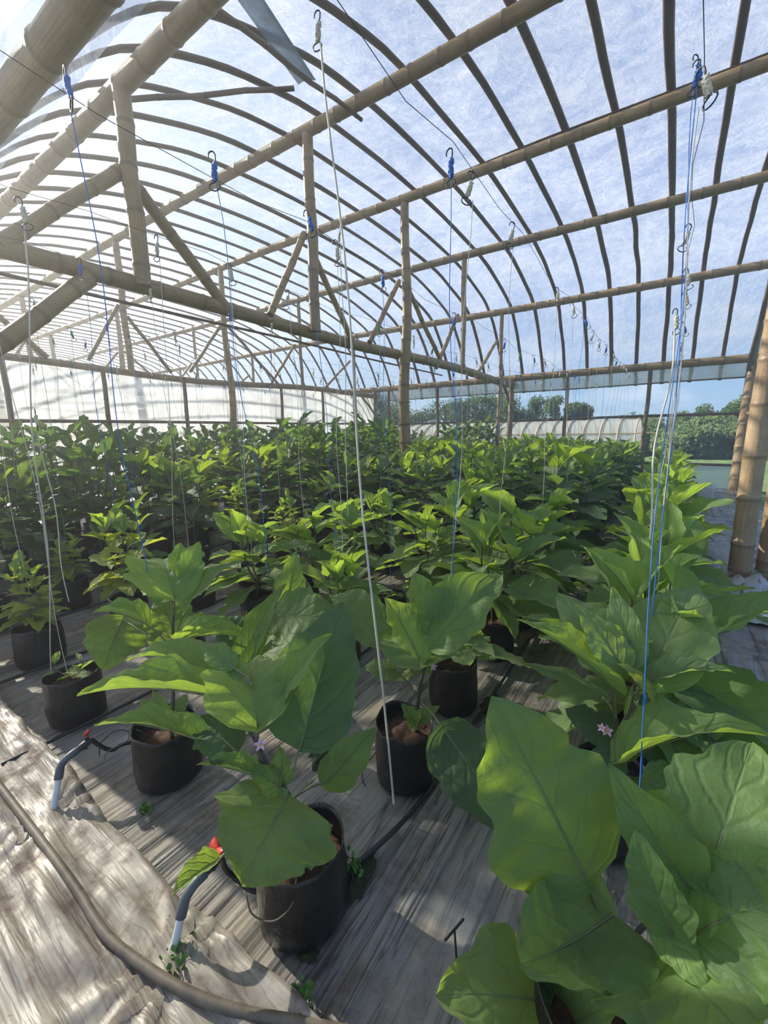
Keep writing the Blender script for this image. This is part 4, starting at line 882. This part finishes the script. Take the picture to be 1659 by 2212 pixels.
# scrap film, soil heap and crate by the near gable
m = MB(); rows = []
for i in range(26):
    r = []
    for j in range(26):
        x, y = -.62 + .55 * (j / 25 - .5), 4.15 + .9 * (i / 25 - .5)
        a = noise.noise(Vector((x * 7, y * 7, 2))); b_ = noise.noise(Vector((x * 17, y * 17, 5))); e = max(0, 1 - ((j / 12.5 - 1) ** 2 + (i / 12.5 - 1) ** 2))
        r.append((x + .05 * b_, y + .05 * a, .015 + e * (.12 + .16 * abs(a)) + .05 * abs(b_)))
    rows.append(r)
m.grid(rows, [[(0, 0)] * 26] * 26); tag(m.build('scrap_film', M['scrap']), 'crumpled grey scrap film heaped at the foot of the thick gable post', 'plastic film')
m = MB(); rows = []
for k in range(9):
    r = k / 8; rows.append([Vector((-.68 + .26 * r * math.cos(a), 4.45 + .55 * r * math.sin(a), .15 * (1 - r ** 2) + .06 * noise.noise(Vector((math.cos(a) * r * 3, math.sin(a) * r * 3, 1))) * (1 - r) - .01)) for a in [2 * PI * j / 30 for j in range(30)]])
m.grid(rows, [[(0, 0)] * 30] * 9, closed=True); tag(m.build('soil_heap', M['earth']), 'low brown soil heap beside the thick gable post', 'soil heap')
t = thing('plastic_crate', 'white slatted plastic crate on the floor near the corner post', 'crate', (-.42, 9.6, 0), .1)
m = MB()
for sx in (-1, 1):
    for z in (.05, .11, .17, .23, .28): m.box((sx * .24, 0, z), (.015, .62, .035 if z < .28 else .03))
    for sy in (-1, 1): m.box((sx * .24, sy * .31, .15), (.03, .03, .30))
for sy in (-1, 1):
    for z in (.05, .11, .17, .23, .28): m.box((0, sy * .31, z), (.48, .015, .035 if z < .28 else .03))
m.build('crate_body', M['crate'], t, smooth=False)
m = MB(); m.box((0, 0, .02), (.48, .62, .02)); m.build('crate_floor', M['crate'], t, smooth=False)
m = MB(); m.box((-.02, -.325, .2), (.10, .01, .045)); 
M['tag_yellow'] = plain('tag_yellow', (.6, .55, .15), .6, .1, 20)
m.build('crate_tag', M['tag_yellow'], t, smooth=False)
dripper(*DRIP[0], 'black dripper stake lying T-shaped on bare film between two rows')
for k, q in enumerate(TUFTS): tuft(q[0], q[1], q[2], 'tiny green weed tuft ' + q[3], 40 + k)
for k, q in enumerate(MOSS): moss(q[0], q[1], q[2], q[3], 'dark moss patch ' + q[4], 3.0 + k * 7)

# ------------------------------------------------------------------ outside: a second tunnel and the tree belt
t = thing('tunnel_greenhouse', 'long low white tunnel greenhouse standing outside the clear side wall', 'greenhouse', (0, 0, 0))
ZG = -.6; TA = [(24.0, ZG), (24.05, ZG + 1.0), (24.5, ZG + 1.75), (25.4, ZG + 2.25), (26.6, ZG + 2.45), (27.8, ZG + 2.25), (28.7, ZG + 1.75), (29.1, ZG + 1.0), (29.2, ZG)]
TC = catmull(TA, 4)
m = MB(); xs = frange(1.6, 24, .4); m.grid([[(x, y, z - .03 * math.sin(PI * ((x / .8) % 1)) ** 2) for y, z in TC] for x in xs], [[(x, j / 30) for j in range(len(TC))] for x in xs]); m.build('film_cover', M['tunnel_film'], t)
m = MB(); m.poly([(1.6, y, z) for y, z in TC]); m.build('gable_film', M['tunnel_film'], t, smooth=False)
for k in range(24):
    x = 1.6 + .8 * k + (.02 if k == 0 else 0); m = MB(); m.tube([(x, 26.6 + (y - 26.6) * 1.012, ZG + (z - ZG) * 1.015) for y, z in TC], .035, 6); m.build('hoop', M['bamboo_tan'], t)
for y, z in ((24.4, ZG + 1.7), (26.6, ZG + 2.4)):
    m = MB(); m.tube([(.7, y, z), (24, y, z)], .03, 6); m.build('side_rail', M['bamboo_tan'], t)
TREES = [(32, 47, 6.5, 5.5, 0), (27, 44, 4.6, 4.5, 0), (22.5, 46, 5.6, 5.0, 0), (18.5, 45, 5.8, 4.6, 0), (15, 44, 5.4, 4.2, 0), (11.5, 46, 5.3, 3.6, 0), (8.2, 45, 4.5, 3.0, 0), (4.2, 60, 3.4, 4.5, 1), (0.5, 52, 3.2, 3.6, 1), (-3.2, 46, 3.9, 3.6, 0),
         (-6.5, 50, 4.6, 4.5, 1), (-1.2, 38, 2.2, 2.6, 1), (2.6, 40, 2.0, 2.4, 1), (-5.5, 36, 3.4, 2.8, 0), (-10.5, 46, 5.2, 4.5, 1), (38, 50, 6.0, 6.0, 0), (45, 52, 6.0, 6.0, 0), (-4, 33, 1.9, 3.4, 1), (-1, 34, 1.7, 3.2, 1), (1.4, 36, 1.6, 3.0, 1), (-7, 35, 2.3, 3.6, 1), (-2.6, 37, 2.5, 3.2, 1), (3.4, 42, 2.2, 3.4, 1)]
def tree(x, y, h, w, pale, seed, label):
    rg = random.Random(seed); t = thing('tree', label, 'tree', (x, y, ZG), 0, 'trees beyond the side wall')
    m = MB(); m.tube([(0, 0, 0), (.1, 0, h * .4), (0, .1, h * .75)], [.22, .16, .08], 7)
    for k in range(5):
        a = rg.uniform(0, 6.28); m.tube([(.05, 0, h * (.3 + .07 * k)), (w * .25 * math.cos(a), w * .25 * math.sin(a), h * (.5 + .08 * k)), (w * .42 * math.cos(a), w * .42 * math.sin(a), h * (.62 + .08 * k))], [.1, .06, .02], 5)
    m.build('trunk', M['trunk'], t)
    m = MB(); cl = [(Vector((w * .46 * rg.uniform(-1, 1), w * .46 * rg.uniform(-1, 1), h * rg.uniform(.12, .92))), rg.uniform(.5, .9) * w * .26) for _ in range(34)]
    for i in range(8000):
        c, r = cl[i % 34]; d = Vector((rg.gauss(0, 1), rg.gauss(0, 1), rg.gauss(0, .8))).normalized() * r * rg.random() ** .4; p = c + d
        a = Vector((rg.gauss(0, 1), rg.gauss(0, 1), rg.gauss(0, 1))).normalized(); b = a.orthogonal().normalized(); s = rg.uniform(.07, .17)
        m.poly([p - a * s, p + b * s * .6, p + a * s, p - b * s * .6])
    m.build('foliage', M['tree_hazed' if pale else 'tree'], t, smooth=False)
for k, q in enumerate(TREES): tree(*q, 500 + k, '%s tree beyond the tunnel greenhouse, %s from the gable end of the belt' % ('haze-paled leafy' if q[4] else 'dark leafy', ordinal(sorted(range(len(TREES)), key=lambda i: TREES[i][0]).index(k) + 1)))

# ------------------------------------------------------------------ light
SUN_AZ, SUN_EL = math.radians(-2), math.radians(31)          # azimuth from +X towards +Y
sd = Vector((math.cos(SUN_AZ) * math.cos(SUN_EL), -math.sin(SUN_AZ) * math.cos(SUN_EL), math.sin(SUN_EL)))
L = D.lights.new('sun', 'SUN'); L.energy = 10.5; L.angle = math.radians(.6); L.color = (1.0, .88, .70)
lo = D.objects.new('sun', L); COL.objects.link(lo); lo.rotation_euler = (-sd).to_track_quat('-Z', 'Y').to_euler()
W = D.worlds.new('sky'); SC.world = W; W.use_nodes = True; nt = W.node_tree; nt.nodes.clear()
def wn(k): return nt.nodes.new('ShaderNode' + k)
sky = wn('TexSky'); sky.sky_type = 'NISHITA'; sky.sun_disc = False; sky.sun_elevation = SUN_EL; sky.sun_rotation = math.pi / 2 + SUN_AZ; sky.altitude = 300; sky.air_density = 1.0; sky.dust_density = .9; sky.ozone_density = 1.5
tc = wn('TexCoord'); mp = wn('Mapping'); mp.inputs['Scale'].default_value = (1, 1, 2.6); nz = wn('TexNoise'); nz.inputs['Scale'].default_value = 2.3; nz.inputs['Detail'].default_value = 7; nz.inputs['Roughness'].default_value = .6
rp = wn('ValToRGB'); rp.color_ramp.elements[0].position = .52; rp.color_ramp.elements[1].position = .72
sep = wn('SeparateXYZ'); r2 = wn('ValToRGB'); e = r2.color_ramp.elements; e[0].position = .0; e[0].color = (.55, .55, .55, 1); e[1].position = .16; e[1].color = (1, 1, 1, 1)
e2 = e.new(.36); e2.color = (.06, .06, .06, 1)
mu = wn('Math'); mu.operation = 'MULTIPLY'; mx = wn('Mix'); mx.data_type = 'RGBA'; bg = wn('Background'); out = wn('OutputWorld')
lk = nt.links.new
lk(tc.outputs['Generated'], mp.inputs[0]); lk(mp.outputs[0], nz.inputs['Vector']); lk(nz.outputs[0], rp.inputs[0])
lk(tc.outputs['Generated'], sep.inputs[0]); lk(sep.outputs[2], r2.inputs[0]); lk(rp.outputs[0], mu.inputs[0]); lk(r2.outputs[0], mu.inputs[1])
# clear blue away from the sun
vd = wn('VectorMath'); vd.operation = 'DOT_PRODUCT'; lk(tc.outputs['Generated'], vd.inputs[0]); vd.inputs[1].default_value = tuple(sd)
rb = wn('ValToRGB'); rb.color_ramp.elements[0].position = .35; rb.color_ramp.elements[0].color = (.75, .75, .75, 1); rb.color_ramp.elements[1].position = .8; rb.color_ramp.elements[1].color = (0, 0, 0, 1)
gz = wn('ValToRGB'); gz.color_ramp.elements[0].position = .0; gz.color_ramp.elements[0].color = (2.0, 3.4, 5.6, 1); gz.color_ramp.elements[1].position = .5; gz.color_ramp.elements[1].color = (.95, 1.8, 3.8, 1)
lk(vd.outputs['Value'], rb.inputs[0]); lk(sep.outputs[2], gz.inputs[0]); mb_ = wn('Mix'); mb_.data_type = 'RGBA'; lk(rb.outputs[0], mb_.inputs[0]); lk(sky.outputs[0], mb_.inputs[6]); lk(gz.outputs[0], mb_.inputs[7])
lk(mu.outputs[0], mx.inputs[0]); lk(mb_.outputs[2], mx.inputs[6]); mx.inputs[7].default_value = (6.2, 6.3, 6.8, 1)
lk(mx.outputs[2], bg.inputs[0]); bg.inputs[1].default_value = .14; lk(bg.outputs[0], out.inputs[0])

# ------------------------------------------------------------------ camera (a phone's wide lens, tilted down a little)
cam = D.cameras.new('camera'); co = D.objects.new('camera', cam); COL.objects.link(co); SC.camera = co
cam.sensor_fit = 'VERTICAL'; cam.sensor_height = 24.0; cam.lens = 908.11 / 2212 * 24.0; cam.clip_start = .02; cam.clip_end = 400
yaw, pit, rol = math.radians(55.574), math.radians(10.784), math.radians(-.969)
F = Vector((math.cos(yaw), math.sin(yaw), 0)); Rt = Vector((-math.sin(yaw), math.cos(yaw), 0)); U = Vector((0, 0, 1))
f2 = F * math.cos(pit) - U * math.sin(pit); u2 = U * math.cos(pit) + F * math.sin(pit)
r3 = Rt * math.cos(rol) + u2 * math.sin(rol); u3 = u2 * math.cos(rol) - Rt * math.sin(rol)
co.location = (0, 0, EYE)
m_ = Matrix((( r3.x, u3.x, -f2.x), (-r3.y, -u3.y, f2.y), (r3.z, u3.z, -f2.z)))
co.rotation_euler = m_.to_euler()
SC.view_settings.view_transform = 'Standard'; SC.view_settings.look = 'None'; SC.view_settings.exposure = 0.5; SC.view_settings.gamma = 1.0
SC.view_settings.use_curve_mapping = False
cy = SC.cycles; cy.use_denoising = True; cy.max_bounces = 7; cy.diffuse_bounces = 3; cy.glossy_bounces = 2; cy.transmission_bounces = 4; cy.transparent_max_bounces = 18; cy.sample_clamp_indirect = 4.0
cy.caustics_reflective = False; cy.caustics_refractive = False
